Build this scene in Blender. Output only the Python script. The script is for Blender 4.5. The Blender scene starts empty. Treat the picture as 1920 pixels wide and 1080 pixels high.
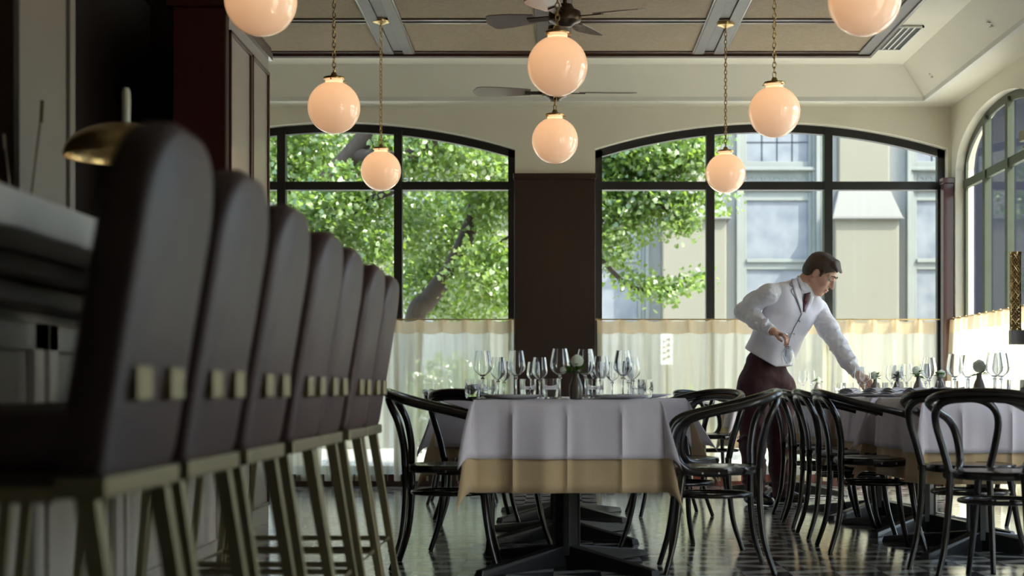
import bpy, bmesh, math, random
import numpy as np
from mathutils import Vector, Matrix
from mathutils.bvhtree import BVHTree
random.seed(7); rng = np.random.default_rng(7)
SC = bpy.context.scene
COL = SC.collection
PI = math.pi
# ------------------------------------------------------------------ camera
F = 2900.0; CX, CY, CH = 1038.0, 733.0, 0.79      # focal length and vanishing point in pixels, lens height
cam_d = bpy.data.cameras.new('camera'); cam = bpy.data.objects.new('camera', cam_d); COL.objects.link(cam)
cam.location = (0, 0, CH); cam.rotation_euler = (PI/2, 0, 0)
cam_d.sensor_width = 36; cam_d.lens = F/1920*36
cam_d.shift_x = -(CX-960)/1920; cam_d.shift_y = (CY-540)/1920
cam_d.clip_start = 0.05; cam_d.clip_end = 300
cam_d.dof.use_dof = True; cam_d.dof.focus_distance = 9.0; cam_d.dof.aperture_fstop = 2.8
SC.camera = cam
# ------------------------------------------------------------------ world, sun, exposure
SUN = Vector((0.80, -0.42, 0.95)).normalized()
w = bpy.data.worlds.new('sky'); SC.world = w; w.use_nodes = True
nt = w.node_tree; bg = nt.nodes['Background']
sky = nt.nodes.new('ShaderNodeTexSky'); sky.sky_type = 'NISHITA'; sky.sun_disc = False
sky.sun_elevation = math.asin(SUN.z); sky.sun_rotation = math.atan2(SUN.x, SUN.y)
sky.air_density = 1.0; sky.dust_density = 2.5; sky.ozone_density = 1.0
nt.links.new(sky.outputs[0], bg.inputs[0]); bg.inputs[1].default_value = 0.30
sd = bpy.data.lights.new('sun', 'SUN'); sd.energy = 3.6; sd.angle = 0.01; sd.color = (1, .95, .86)
so = bpy.data.objects.new('sun', sd); COL.objects.link(so); so.rotation_euler = SUN.to_track_quat('Z', 'Y').to_euler()
def portal(loc, rot, sx, sy):
    l = bpy.data.lights.new('window_portal', 'AREA'); l.shape = 'RECTANGLE'; l.size = sx; l.size_y = sy
    l.cycles.is_portal = True
    o = bpy.data.objects.new('window_portal', l); COL.objects.link(o); o.location = loc; o.rotation_euler = rot
portal((-1.79, 13.2, 1.55), (-PI/2, 0, 0), 3.0, 3.0)
portal((1.81, 13.2, 1.55), (-PI/2, 0, 0), 3.0, 3.0)
portal((3.65, 11.6, 1.55), (0, PI/2, 0), 3.0, 2.3)
for y0_, y1_ in ((2.0, 4.3), (4.9, 7.3), (7.8, 9.9)): portal((3.65, (y0_+y1_)/2, 1.6), (0, PI/2, 0), 3.0, y1_-y0_)
SC.view_settings.view_transform = 'Standard'; SC.view_settings.look = 'None'
SC.view_settings.gamma = 1.0; SC.view_settings.use_curve_mapping = False
SC.view_settings.exposure = 1.86
SC.cycles.use_denoising = True
SC.cycles.max_bounces = 10; SC.cycles.diffuse_bounces = 5; SC.cycles.glossy_bounces = 4
SC.cycles.transmission_bounces = 8; SC.cycles.transparent_max_bounces = 16
SC.cycles.caustics_reflective = False; SC.cycles.caustics_refractive = False
SC.cycles.sample_clamp_indirect = 6.0
# ------------------------------------------------------------------ materials
def mat(name, col, rough=.5, metal=0, col2=None, scale=20, bump=0, bscale=None, coat=0, emit=None, estr=0, stretch=None, spec=.5, sheen=0, detail=4):
    m = bpy.data.materials.new(name); m.use_nodes = True; n = m.node_tree.nodes; L = m.node_tree.links
    b = n['Principled BSDF']; b.inputs['Roughness'].default_value = rough; b.inputs['Metallic'].default_value = metal
    b.inputs['Coat Weight'].default_value = coat; b.inputs['Coat Roughness'].default_value = .06
    b.inputs['Specular IOR Level'].default_value = spec; b.inputs['Sheen Weight'].default_value = sheen
    tc = n.new('ShaderNodeTexCoord'); mp = n.new('ShaderNodeMapping'); L.new(tc.outputs['Object'], mp.inputs[0])
    if stretch: mp.inputs['Scale'].default_value = stretch
    nz = n.new('ShaderNodeTexNoise'); nz.inputs['Scale'].default_value = scale; nz.inputs['Detail'].default_value = detail
    L.new(mp.outputs[0], nz.inputs[0])
    mx = n.new('ShaderNodeMix'); mx.data_type = 'RGBA'
    c2 = col2 or tuple(c*.88 for c in col)
    mx.inputs[6].default_value = (*col, 1); mx.inputs[7].default_value = (*c2, 1)
    L.new(nz.outputs[0], mx.inputs[0]); L.new(mx.outputs[2], b.inputs['Base Color'])
    if bump:
        bp = n.new('ShaderNodeBump'); bp.inputs['Strength'].default_value = bump; bp.inputs['Distance'].default_value = .01
        if bscale:
            n2 = n.new('ShaderNodeTexNoise'); n2.inputs['Scale'].default_value = bscale; n2.inputs['Detail'].default_value = 5
            L.new(mp.outputs[0], n2.inputs[0]); L.new(n2.outputs[0], bp.inputs['Height'])
        else: L.new(nz.outputs[0], bp.inputs['Height'])
        L.new(bp.outputs[0], b.inputs['Normal'])
    if emit:
        b.inputs['Emission Color'].default_value = (*emit, 1); b.inputs['Emission Strength'].default_value = estr
    return m
def mixmat(name, parts):       # parts: list of (bsdf type, colour, rough, weight)
    m = bpy.data.materials.new(name); m.use_nodes = True; n = m.node_tree.nodes; L = m.node_tree.links
    n.remove(n['Principled BSDF']); out = n['Material Output']; prev = None; tot = 0
    for typ, c, r, wgt in parts:
        s = n.new('ShaderNodeBsdf'+typ); s.inputs['Color'].default_value = (*c, 1)
        if 'Roughness' in s.inputs: s.inputs['Roughness'].default_value = r
        tot += wgt
        if prev is None: prev = s
        else:
            x = n.new('ShaderNodeMixShader'); x.inputs[0].default_value = wgt/tot
            L.new(prev.outputs[0], x.inputs[1]); L.new(s.outputs[0], x.inputs[2]); prev = x
    L.new(prev.outputs[0], out.inputs[0]); return m
def pane_mat():
    m = bpy.data.materials.new('window_glass'); m.use_nodes = True; n = m.node_tree.nodes; L = m.node_tree.links
    n.remove(n['Principled BSDF']); out = n['Material Output']
    t = n.new('ShaderNodeBsdfTransparent'); t.inputs[0].default_value = (.93, .96, .94, 1)
    g = n.new('ShaderNodeBsdfGlossy'); g.inputs['Roughness'].default_value = .02
    fr = n.new('ShaderNodeFresnel'); fr.inputs[0].default_value = 1.45
    mm = n.new('ShaderNodeMath'); mm.operation = 'MULTIPLY'; mm.inputs[1].default_value = .15
    x = n.new('ShaderNodeMixShader'); L.new(fr.outputs[0], mm.inputs[0]); L.new(mm.outputs[0], x.inputs[0])
    L.new(t.outputs[0], x.inputs[1]); L.new(g.outputs[0], x.inputs[2]); L.new(x.outputs[0], out.inputs[0]); return m
M = {}
M['plaster'] = mat('plaster', (.80, .76, .62), .75, scale=3, col2=(.75, .71, .58), bump=.05, bscale=60)
M['plaster_white'] = mat('plaster_white', (.78, .76, .68), .6, scale=4)
M['wood_dark'] = mat('wood_dark', (.040, .019, .010), .4, col2=(.024, .010, .006), scale=6, stretch=(8, 8, .6), coat=.08)
M['wood_red'] = mat('wood_red', (.075, .018, .012), .35, col2=(.045, .010, .008), scale=6, stretch=(8, 8, .6), coat=.25)
M['wood_frame'] = mat('wood_frame', (.10, .045, .028), .32, col2=(.06, .026, .017), scale=9, stretch=(3, 3, 3), coat=.3)
M['beam'] = mat('beam_paint', (.15, .13, .115), .45, col2=(.12, .105, .095), scale=10)
M['paint_grey'] = mat('paint_grey', (.42, .38, .33), .42, col2=(.37, .335, .29), scale=5, coat=.15)
M['paint_taupe'] = mat('paint_taupe', (.15, .13, .105), .45, col2=(.17, .15, .125), scale=5)
M['steel_black'] = mat('steel_black', (.012, .011, .010), .42, scale=30)
M['steel_olive'] = mat('steel_olive', (.055, .066, .036), .45, scale=30)
M['chair'] = mat('chair_lacquer', (.010, .0075, .0065), .26, scale=40, coat=.35, stretch=(1, 1, 1))
M['cane'] = mat('seat_plywood', (.03, .022, .016), .22, scale=120, coat=.5)
M['iron'] = mat('cast_iron', (.012, .012, .013), .38, scale=80, bump=.05)
M['brass'] = mat('brass', (.62, .45, .20), .28, 1, col2=(.5, .35, .15), scale=25)
M['brass_dull'] = mat('brass_brushed', (.30, .26, .16), .42, 1, col2=(.24, .205, .125), scale=60, stretch=(1, 1, .1))
M['leather'] = mat('leather', (.050, .019, .019), .45, col2=(.036, .018, .018), scale=12, bump=.12, bscale=180)
M['marble'] = mat('marble', (.60, .58, .55), .3, col2=(.48, .46, .44), scale=3, detail=8)
M['cloth_w'] = mat('linen_white', (.70, .66, .74), .85, col2=(.66, .62, .70), scale=30, bump=.06, bscale=500, sheen=.2)
M['cloth_b'] = mat('linen_beige', (.56, .42, .25), .88, col2=(.51, .38, .225), scale=30, bump=.06, bscale=500, sheen=.2)
M['plate'] = mat('china', (.62, .62, .64), .18, scale=20, coat=.5)
M['napkin'] = mat('napkin_linen', (.55, .55, .60), .9, scale=60, bump=.1)
M['vase'] = mat('stoneware', (.10, .085, .06), .35, col2=(.06, .05, .035), scale=18, coat=.3)
M['vase_grey'] = mat('stoneware_grey', (.22, .19, .17), .4, col2=(.15, .13, .12), scale=18, coat=.2)
M['petal'] = mixmat('petal', [('Diffuse', (.92, .94, .88), .8, .45), ('Translucent', (.95, .98, .90), 0, .55)])
M['leafd'] = mixmat('vase_leaf', [('Diffuse', (.07, .14, .04), .5, .6), ('Translucent', (.12, .24, .05), 0, .4)])
M['steel'] = mat('cutlery_steel', (.65, .65, .66), .18, 1, scale=30)
M['skin'] = mat('skin', (.70, .42, .30), .5, col2=(.64, .36, .25), scale=25, spec=.4)
M['hair'] = mat('hair', (.040, .024, .014), .5, col2=(.11, .065, .035), scale=60, bump=.6, bscale=90, stretch=(1, 3, 3))
M['shirt'] = mat('shirt_cotton', (.90, .90, .95), .8, col2=(.87, .87, .93), scale=10, bump=1.0, bscale=11, stretch=(1, 1, 1.6))
M['vest'] = mat('vest_cloth', (.88, .86, .93), .82, col2=(.84, .82, .90), scale=14, bump=.15, bscale=12)
M['tie'] = mat('tie_silk', (.085, .012, .020), .4, scale=80)
M['trouser'] = mat('trouser_wool', (.055, .010, .015), .8, col2=(.042, .007, .011), scale=20, bump=.2, bscale=12)
M['shoe'] = mat('shoe_leather', (.012, .010, .010), .25, scale=30, coat=.3)
M['seam'] = mat('seam_shadow_thread', (.20, .20, .25), .8, scale=50)
M['eye'] = mat('eyeball', (.75, .73, .70), .1, scale=20)
M['iris'] = mat('iris', (.03, .035, .04), .1, scale=20)
M['lip'] = mat('lip', (.42, .17, .14), .45, scale=30)
M['fan'] = mat('fan_blade', (.36, .29, .25), .25, col2=(.30, .24, .21), scale=8, coat=.4)
M['bronze'] = mat('bronze', (.10, .065, .04), .3, .8, scale=40)
M['glasspane'] = pane_mat()
def clear_mat():
    m = bpy.data.materials.new('clear_glass'); m.use_nodes = True
    b = m.node_tree.nodes['Principled BSDF']; b.inputs['Base Color'].default_value = (.98, .99, 1, 1)
    b.inputs['Roughness'].default_value = .0; b.inputs['IOR'].default_value = 1.47; b.inputs['Transmission Weight'].default_value = 1
    return m
M['glass'] = clear_mat()
M['sheer'] = mixmat('sheer_linen', [('Diffuse', (.80, .76, .60), .9, .18), ('Translucent', (.96, .92, .74), 0, .52), ('Transparent', (1, 1, 1), 0, .30)])
M['header'] = mixmat('curtain_header', [('Diffuse', (.74, .60, .40), .9, .45), ('Translucent', (.86, .70, .46), 0, .50), ('Transparent', (1, 1, 1), 0, .05)])
M['leaf'] = mixmat('tree_leaf', [('Diffuse', (.08, .145, .028), .6, .50), ('Translucent', (.33, .50, .06), 0, .34), ('Glossy', (.75, .8, .65), .30, .15)])
M['bark'] = mat('bark', (.062, .044, .03), .9, col2=(.028, .02, .015), scale=10, bump=.8, stretch=(3, 3, .7))
M['facade'] = mat('limestone', (.175, .169, .130), .85, col2=(.165, .157, .12), scale=1.6)
M['facade_w'] = mat('limestone_pale', (.36, .362, .335), .85, col2=(.33, .335, .31), scale=1.6)
M['facade_g'] = mat('bronze_panel_pale', (.20, .215, .20), .7, col2=(.145, .16, .148), scale=3)
M['facade_glass'] = mat('leaded_glass', (.055, .070, .10), .5, col2=(.26, .275, .28), scale=3.2, detail=9, bump=.3)
M['cap'] = mat('limestone_cap', (.155, .157, .145), .85, scale=2)
M['pave'] = mat('pavement', (.62, .60, .55), .9, scale=2)
M['slate'] = mat('slate_panel', (.016, .018, .026), .9, spec=.15, col2=(.012, .014, .021), scale=2)
M['globe'] = mat('opal_globe', (.80, .66, .55), .12, col2=(.78, .63, .52), scale=3, coat=.8, emit=(1.0, .54, .27), estr=.16)
def _globe():
    n = M['globe'].node_tree.nodes; L = M['globe'].node_tree.links; b = n['Principled BSDF']
    tc = n.new('ShaderNodeTexCoord'); sp = n.new('ShaderNodeSeparateXYZ'); L.new(tc.outputs['Object'], sp.inputs[0])
    mr = n.new('ShaderNodeMapRange'); mr.inputs[1].default_value = -.14; mr.inputs[2].default_value = .14; mr.inputs[3].default_value = .12; mr.inputs[4].default_value = .30
    L.new(sp.outputs[2], mr.inputs[0]); L.new(mr.outputs[0], b.inputs['Emission Strength']); b.inputs['Coat Roughness'].default_value = .03
_globe()
M['vent'] = mat('vent_dark', (.02, .02, .02), .6)
M['amber'] = mat('amber_liquid', (.35, .13, .02), .15, scale=20, coat=.5)
def woven():
    m = mat('woven_raffia', (.22, .155, .085), .85, col2=(.68, .55, .38), scale=34, stretch=(1, 7, 1), bump=.5)
    n = m.node_tree.nodes; L = m.node_tree.links
    tc = n.new('ShaderNodeTexCoord'); wv = n.new('ShaderNodeTexWave'); wv.inputs['Scale'].default_value = 38; wv.inputs['Distortion'].default_value = 1.5
    wv.bands_direction = 'X'; L.new(tc.outputs['Object'], wv.inputs[0])
    b = n['Principled BSDF']; src = b.inputs['Base Color'].links[0].from_socket
    mx = n.new('ShaderNodeMix'); mx.data_type = 'RGBA'; mx.blend_type = 'MULTIPLY'; mx.inputs[0].default_value = .35
    L.new(src, mx.inputs[6]); L.new(wv.outputs[0], mx.inputs[7]); L.new(mx.outputs[2], b.inputs['Base Color'])
    return m
M['woven'] = woven()
def floor_mat():
    m = bpy.data.materials.new('harlequin_tile'); m.use_nodes = True; n = m.node_tree.nodes; L = m.node_tree.links
    b = n['Principled BSDF']; b.inputs['Roughness'].default_value = .13; b.inputs['Specular IOR Level'].default_value = .7
    tc = n.new('ShaderNodeTexCoord'); sp = n.new('ShaderNodeSeparateXYZ'); L.new(tc.outputs['Object'], sp.inputs[0])
    def mth(op, a, c=None):
        x = n.new('ShaderNodeMath'); x.operation = op
        for i, v in enumerate((a, c)):
            if v is None: continue
            if isinstance(v, (int, float)): x.inputs[i].default_value = v
            else: L.new(v, x.inputs[i])
        return x.outputs[0]
    T = .205
    u = mth('DIVIDE', sp.outputs[0], T); v = mth('DIVIDE', sp.outputs[1], T)
    fu = mth('FRACT', u); fv = mth('FRACT', v)
    # dark kite in each tile: |fu-.5|*2 < fv, alternating rows
    a = mth('MULTIPLY', mth('ABSOLUTE', mth('SUBTRACT', fv, .5)), 2.0)
    row = mth('ABSOLUTE', mth('MODULO', mth('FLOOR', v), 2.0))
    fu = mth('ABSOLUTE', mth('SUBTRACT', fu, row))
    tri = mth('LESS_THAN', a, fu)
    chk = mth('MODULO', mth('ADD', mth('FLOOR', u), mth('FLOOR', v)), 2.0)
    chk = mth('ABSOLUTE', chk)
    tri2 = tri
    # grout on 45 degree tile joints
    du = mth('FRACT', mth('DIVIDE', mth('ADD', sp.outputs[0], mth('MULTIPLY', sp.outputs[1], .35)), .82))
    g1 = mth('LESS_THAN', du, .006)
    dv = mth('FRACT', mth('DIVIDE', mth('SUBTRACT', mth('MULTIPLY', sp.outputs[0], .35), sp.outputs[1]), .82))
    g2 = mth('LESS_THAN', dv, .006); gr = mth('MAXIMUM', g1, g2)
    nz = n.new('ShaderNodeTexNoise'); nz.inputs['Scale'].default_value = 7; L.new(tc.outputs['Object'], nz.inputs[0])
    mx = n.new('ShaderNodeMix'); mx.data_type = 'RGBA'; mx.inputs[6].default_value = (.52, .52, .50, 1); mx.inputs[7].default_value = (.035, .036, .045, 1)
    L.new(tri2, mx.inputs[0])
    m2 = n.new('ShaderNodeMix'); m2.data_type = 'RGBA'; m2.inputs[7].default_value = (.06, .05, .05, 1); L.new(gr, m2.inputs[0]); L.new(mx.outputs[2], m2.inputs[6])
    m3 = n.new('ShaderNodeMix'); m3.data_type = 'RGBA'; m3.blend_type = 'MULTIPLY'; m3.inputs[0].default_value = .35
    L.new(m2.outputs[2], m3.inputs[6]); L.new(nz.outputs[1], m3.inputs[7]); L.new(m3.outputs[2], b.inputs['Base Color'])
    bp = n.new('ShaderNodeBump'); bp.inputs['Strength'].default_value = .12; bp.inputs['Distance'].default_value = .01
    n2 = n.new('ShaderNodeTexNoise'); n2.inputs['Scale'].default_value = 5; L.new(tc.outputs['Object'], n2.inputs[0])
    L.new(n2.outputs[0], bp.inputs['Height']); L.new(bp.outputs[0], b.inputs['Normal'])
    return m
M['floor'] = floor_mat()
# ------------------------------------------------------------------ mesh helpers
def obj(name, verts, faces, m, parent=None, smooth=False, bevel=0, seg=2):
    me = bpy.data.meshes.new(name); me.from_pydata([tuple(v) for v in verts], [], faces); me.update()
    if smooth: me.shade_smooth()
    me.materials.append(M[m] if isinstance(m, str) else m)
    o = bpy.data.objects.new(name, me); COL.objects.link(o); o.parent = parent
    if bevel:
        b = o.modifiers.new('bevel', 'BEVEL'); b.width = bevel; b.segments = seg; b.limit_method = 'ANGLE'; b.angle_limit = math.radians(40)
    return o
def cr(pts, n=8, closed=False):     # Catmull-Rom resample
    P = [Vector(p) for p in pts]; out = []; N = len(P)
    rngs = range(N) if closed else range(N-1)
    for i in rngs:
        p0 = P[(i-1) % N] if closed or i > 0 else P[0]*2-P[1]; p1 = P[i]; p2 = P[(i+1) % N]
        p3 = P[(i+2) % N] if closed or i+2 < N else P[-1]*2-P[-2]
        for k in range(n):
            t = k/n
            out.append(.5*((2*p1)+(p2-p0)*t+(2*p0-5*p1+4*p2-p3)*t*t+(-p0+3*p1-3*p2+p3)*t**3))
    if not closed: out.append(P[-1].copy())
    return out
class MB:
    def __init__(s): s.v = []; s.f = []
    def add(s, v, f):
        b = len(s.v); s.v += [Vector(p) for p in v]; s.f += [tuple(i+b for i in q) for q in f]; return s
    def box(s, x0, x1, y0, y1, z0, z1, R=None):
        v = [Vector((x, y, z)) for z in (z0, z1) for y in (y0, y1) for x in (x0, x1)]
        if R is not None: v = [R @ p for p in v]
        return s.add(v, [(0, 2, 3, 1), (4, 5, 7, 6), (0, 1, 5, 4), (2, 6, 7, 3), (0, 4, 6, 2), (1, 3, 7, 5)])
    def tube(s, pts, r, n=10, closed=False, flat=None):
        P = [Vector(p) for p in pts]; N = len(P)
        R = r if isinstance(r, (list, tuple)) else [r]*N
        if len(R) != N: R = [R[0]+(R[-1]-R[0])*i/(N-1) if len(R) == 2 else R[min(len(R)-1, int(i*len(R)/N))] for i in range(N)]
        t = (P[1]-P[0]).normalized(); up = Vector((0, 0, 1)) if abs(t.z) < .9 else Vector((1, 0, 0))
        a = t.cross(up).normalized(); vs = []
        for i in range(N):
            if closed: tt = (P[(i+1) % N]-P[i-1])
            else: tt = P[min(i+1, N-1)]-P[max(i-1, 0)]
            if tt.length > 1e-9: t = tt.normalized()
            a = (a-t*a.dot(t)); a = a.normalized() if a.length > 1e-6 else t.orthogonal().normalized(); b = t.cross(a)
            for k in range(n):
                c, q = math.cos(2*PI*k/n), math.sin(2*PI*k/n)*(flat or 1)
                vs.append(P[i]+(a*c+b*q)*R[i])
        fs = []
        for i in range(N if closed else N-1):
            for k in range(n):
                i2 = (i+1) % N
                fs.append((i*n+k, i*n+(k+1) % n, i2*n+(k+1) % n, i2*n+k))
        if not closed: fs += [tuple(range(n-1, -1, -1)), tuple((N-1)*n+k for k in range(n))]
        return s.add(vs, fs)
    def lathe(s, prof, c=(0, 0, 0), n=24, capb=True, capt=True, sx=1, sy=1):
        vs = []; fs = []; c = Vector(c)
        for r, z in prof:
            for k in range(n): vs.append(c+Vector((r*math.cos(2*PI*k/n)*sx, r*math.sin(2*PI*k/n)*sy, z)))
        for i in range(len(prof)-1):
            for k in range(n): fs.append((i*n+k, i*n+(k+1) % n, (i+1)*n+(k+1) % n, (i+1)*n+k))
        if capb: fs.append(tuple(range(n-1, -1, -1)))
        if capt: fs.append(tuple((len(prof)-1)*n+k for k in range(n)))
        return s.add(vs, fs)
    def ball(s, c, r, n=12, R=None):
        r = r if isinstance(r, (tuple, list)) else (r, r, r); vs = []; fs = []; m = n//2
        for i in range(m+1):
            th = PI*i/m*.998+.001*PI
            for k in range(n):
                p = Vector((r[0]*math.sin(th)*math.cos(2*PI*k/n), r[1]*math.sin(th)*math.sin(2*PI*k/n), -r[2]*math.cos(th)))
                vs.append(Vector(c)+(R @ p if R is not None else p))
        for i in range(m):
            for k in range(n): fs.append((i*n+k, i*n+(k+1) % n, (i+1)*n+(k+1) % n, (i+1)*n+k))
        return s.add(vs, fs+[tuple(range(n-1, -1, -1)), tuple(m*n+k for k in range(n))])
    def prism(s, poly, fn, d0, d1):     # poly: (u,v) list; fn(u,v,d)->point
        n = len(poly); v = [fn(u, q, d0) for u, q in poly]+[fn(u, q, d1) for u, q in poly]
        return s.add(v, [tuple(range(n)), tuple(range(2*n-1, n-1, -1))]+[(i, i+n, (i+1) % n+n, (i+1) % n) for i in range(n)])
    def build(s, name, m, parent=None, smooth=False, bevel=0, seg=2, fix=True):
        o = obj(name, s.v, s.f, m, parent, smooth, bevel, seg)
        if fix:
            bm = bmesh.new(); bm.from_mesh(o.data); bmesh.ops.recalc_face_normals(bm, faces=bm.faces); bm.to_mesh(o.data); bm.free()
        if smooth:
            try: o.data.set_sharp_from_angle(angle=math.radians(50))
            except Exception: pass
        return o
def tag(o, label=None, cat=None, group=None, kind=None):
    if label: o['label'] = label
    if cat: o['category'] = cat
    if group: o['group'] = group
    if kind: o['kind'] = kind
    return o
def empty(name, loc=(0, 0, 0), rz=0):
    o = bpy.data.objects.new(name, None); COL.objects.link(o); o.location = loc; o.rotation_euler = (0, 0, rz); o.empty_display_size = .1; return o
def kids(o): return [c for c in bpy.data.objects if c.parent == o]
def copy_tree(o, parent=None, ks=None):
    c = o.copy(); COL.objects.link(c); c.parent = parent
    for ch in (ks if ks is not None else kids(o)): copy_tree(ch, c)
    return c
def put(proto, used, loc, rz, label, group, cat=None):
    o = proto if not used else copy_tree(proto)
    o.location = loc; o.rotation_euler = (0, 0, rz); o['label'] = label; o['group'] = group
    if cat: o['category'] = cat
    return o
def struct(o): o['kind'] = 'structure'; return o
def W(x, y, Y):      # world point seen at pixel x,y at depth Y
    s = F/Y; return Vector(((x-CX)/s, Y, CH+(CY-y)/s))
# ------------------------------------------------------------------ the room
XR, XL, YB, YF = 3.30, -3.60, 12.83, -2.2
ZS, ZC = 3.15, 3.39
struct(MB().box(XL-.3, XR+.3, YF-.3, YB+.3, -.1, 0).build('floor', 'floor'))
def arch_z(o, u):
    u0, u1, sill, spring, crown, kind = o
    t = (u-(u0+u1)/2)/((u1-u0)/2); t = max(-1, min(1, t))
    if kind == 'seg':
        h = crown-spring; c = (u1-u0)/2; R = (c*c+h*h)/(2*h)
        return crown-R+math.sqrt(max(0, R*R-(t*c)**2))
    if kind == 'ell': return spring+(crown-spring)*math.sqrt(max(0, 1-t*t))
    return crown
def wall(name, fn, ua, ub, zt, ops, d=.3, m='plaster'):
    mb = MB(); cuts = [ua]
    for o in ops: cuts += [o[0], o[1]]
    cuts.append(ub)
    def slab(a, b, za0, zb0, za1, zb1):
        v = [fn(a, za0, 0), fn(b, zb0, 0), fn(b, zb1, 0), fn(a, za1, 0), fn(a, za0, d), fn(b, zb0, d), fn(b, zb1, d), fn(a, za1, d)]
        mb.add(v, [(0, 1, 2, 3), (7, 6, 5, 4), (0, 4, 5, 1), (3, 2, 6, 7)])
    def jamb(a, z0, z1): mb.add([fn(a, z0, 0), fn(a, z1, 0), fn(a, z1, d), fn(a, z0, d)], [(0, 1, 2, 3)])
    for i in range(0, len(cuts)-1, 2): slab(cuts[i], cuts[i+1], 0, 0, zt, zt)
    jamb(ua, 0, zt); jamb(ub, 0, zt)
    for o in ops:
        N = 1 if o[5] == 'rect' else 40
        for i in range(N):
            a = o[0]+(o[1]-o[0])*i/N; b = o[0]+(o[1]-o[0])*(i+1)/N
            slab(a, b, arch_z(o, a), arch_z(o, b), zt, zt)
            if o[2] > 0: slab(a, b, 0, 0, o[2], o[2])
        jamb(o[0], o[2], arch_z(o, o[0])); jamb(o[1], o[2], arch_z(o, o[1]))
    return struct(mb.build(name, m, fix=False))
OPL = (-3.25, -.32, .10, 2.80, 3.02, 'seg'); OPR = (.345, 3.27, .10, 2.80, 3.02, 'seg')
fb = lambda u, z, d: Vector((u, YB+d, z))
wall('wall_back', fb, XL, XR, 3.5, [OPL, OPR])
OPS = (10.45, 12.70, .10, 2.60, 3.00, 'ell')
fr_ = lambda u, z, d: Vector((XR+d, u, z))
OPN = [(2.0, 4.3, .10, 2.55, 3.08, 'ell'), (4.9, 7.3, .10, 2.55, 3.08, 'ell'), (7.8, 9.9, .10, 2.55, 3.08, 'ell')]
wall('wall_right', fr_, YF, YB+.3, 3.5, OPN+[OPS], d=.15)
fl_ = lambda u, z, d: Vector((XL-d, u, z))
wall('wall_left', fl_, YF-.3, YB+.3, 3.5, [])
ff_ = lambda u, z, d: Vector((u, YF-d, z))
wall('wall_front', ff_, XL, XR+.3, 3.5, [])
# ceiling: perimeter soffit, cove, flat field
def ring(mb, z0, i0, z1, i1):
    def rc(i, z): return [Vector((XL+i, YF+i, z)), Vector((XR-i, YF+i, z)), Vector((XR-i, YB-i, z)), Vector((XL+i, YB-i, z))]
    a, b = rc(i0, z0), rc(i1, z1)
    mb.add(a+b, [(k, (k+1) % 4, (k+1) % 4+4, k+4) for k in range(4)])
mb = MB(); ring(mb, ZS, 0, ZS, .29); ring(mb, ZS, .29, ZS+.018, .29); ring(mb, ZS+.018, .29, ZS+.02, .305); ring(mb, ZS+.02, .305, ZC, .52)
mb.add([(XL+.52, YF+.52, ZC), (XR-.52, YF+.52, ZC), (XR-.52, YB-.52, ZC), (XL+.52, YB-.52, ZC)], [(0, 1, 2, 3)])
mb.add([(XL-.3, YF-.3, 3.5), (XR+.3, YF-.3, 3.5), (XR+.3, YB+.3, 3.5), (XL-.3, YB+.3, 3.5)], [(0, 1, 2, 3)])
struct(mb.build('ceiling', 'plaster', fix=False))
mb = MB(); ring(mb, ZS-.001, .25, ZS-.012, .262); ring(mb, ZS-.012, .262, ZS-.012, .300); ring(mb, ZS-.012, .300, ZS+.021, .306)
struct(mb.build('trim_cove', 'plaster_white', fix=False))
# coffered raffia panels
XC, YC0, YC1, PW = 2.42, 1.1, 11.84, 1.18
co = struct(empty('trim_coffer', (0, 0, 0)))
xs = [-XC, -PW, 0, PW, XC]; ys = []
y = YC1
rows = [11.84, 10.76] + [10.76-PW*k for k in range(1, 9)]
bm_ = MB()
for xc in (-PW, 0, PW):
    for q in (-1, 1): bm_.box(xc+q*.075-.038, xc+q*.075+.038, rows[-1], YC1-.05, ZC-.036, ZC-.002)
    bm_.box(xc-.037, xc+.037, rows[-1], YC1-.05, ZC-.022, ZC-.002)
for q in (-1, 1): bm_.box(min(q*XC, q*(XC-.10)), max(q*XC, q*(XC-.10)), rows[-1], YC1, ZC-.036, ZC-.002)
bm_.build('long_beam', 'beam', co, bevel=.004)
bw = MB()
for i, yr in enumerate(rows):
    if i == 0: bw.box(-XC, XC, YC1-.05, YC1+.012, ZC-.05, ZC-.002).box(-XC, XC, YC1-.11, YC1-.055, ZC-.032, ZC-.002)
    else:
        bw.box(-XC+.1, XC-.1, yr+.025, yr+.06, ZC-.033, ZC-.002); bw.box(-XC+.1, XC-.1, yr-.06, yr-.025, ZC-.033, ZC-.002)
for q in (-1, 1): bw.box(q*XC-.012, q*XC+.012, rows[-1], YC1+.012, ZC-.05, ZC-.002)
for xc in (-PW, 0, PW):
    for q in (-1, 1): bw.box(xc+q*.120-.007, xc+q*.120+.007, rows[-1], YC1-.05, ZC-.034, ZC-.002)
bw.build('dark_rail', 'wood_frame', co, bevel=.003)
bl = MB()
for yr in rows[1:]: bl.box(-XC+.1, XC-.1, yr-.02, yr+.02, ZC-.026, ZC-.002)
bl.build('rail_inlay', 'beam', co)
for i in range(4):
    for j in range(len(rows)-1):
        if rows[j] < 6: continue
        x0, x1 = xs[i]+.1, xs[i+1]-.1
        MB().box(x0, x1, rows[j+1]+.05, rows[j]-.05, ZC-.022, ZC-.004).build('woven_panel', 'woven', co)
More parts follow.
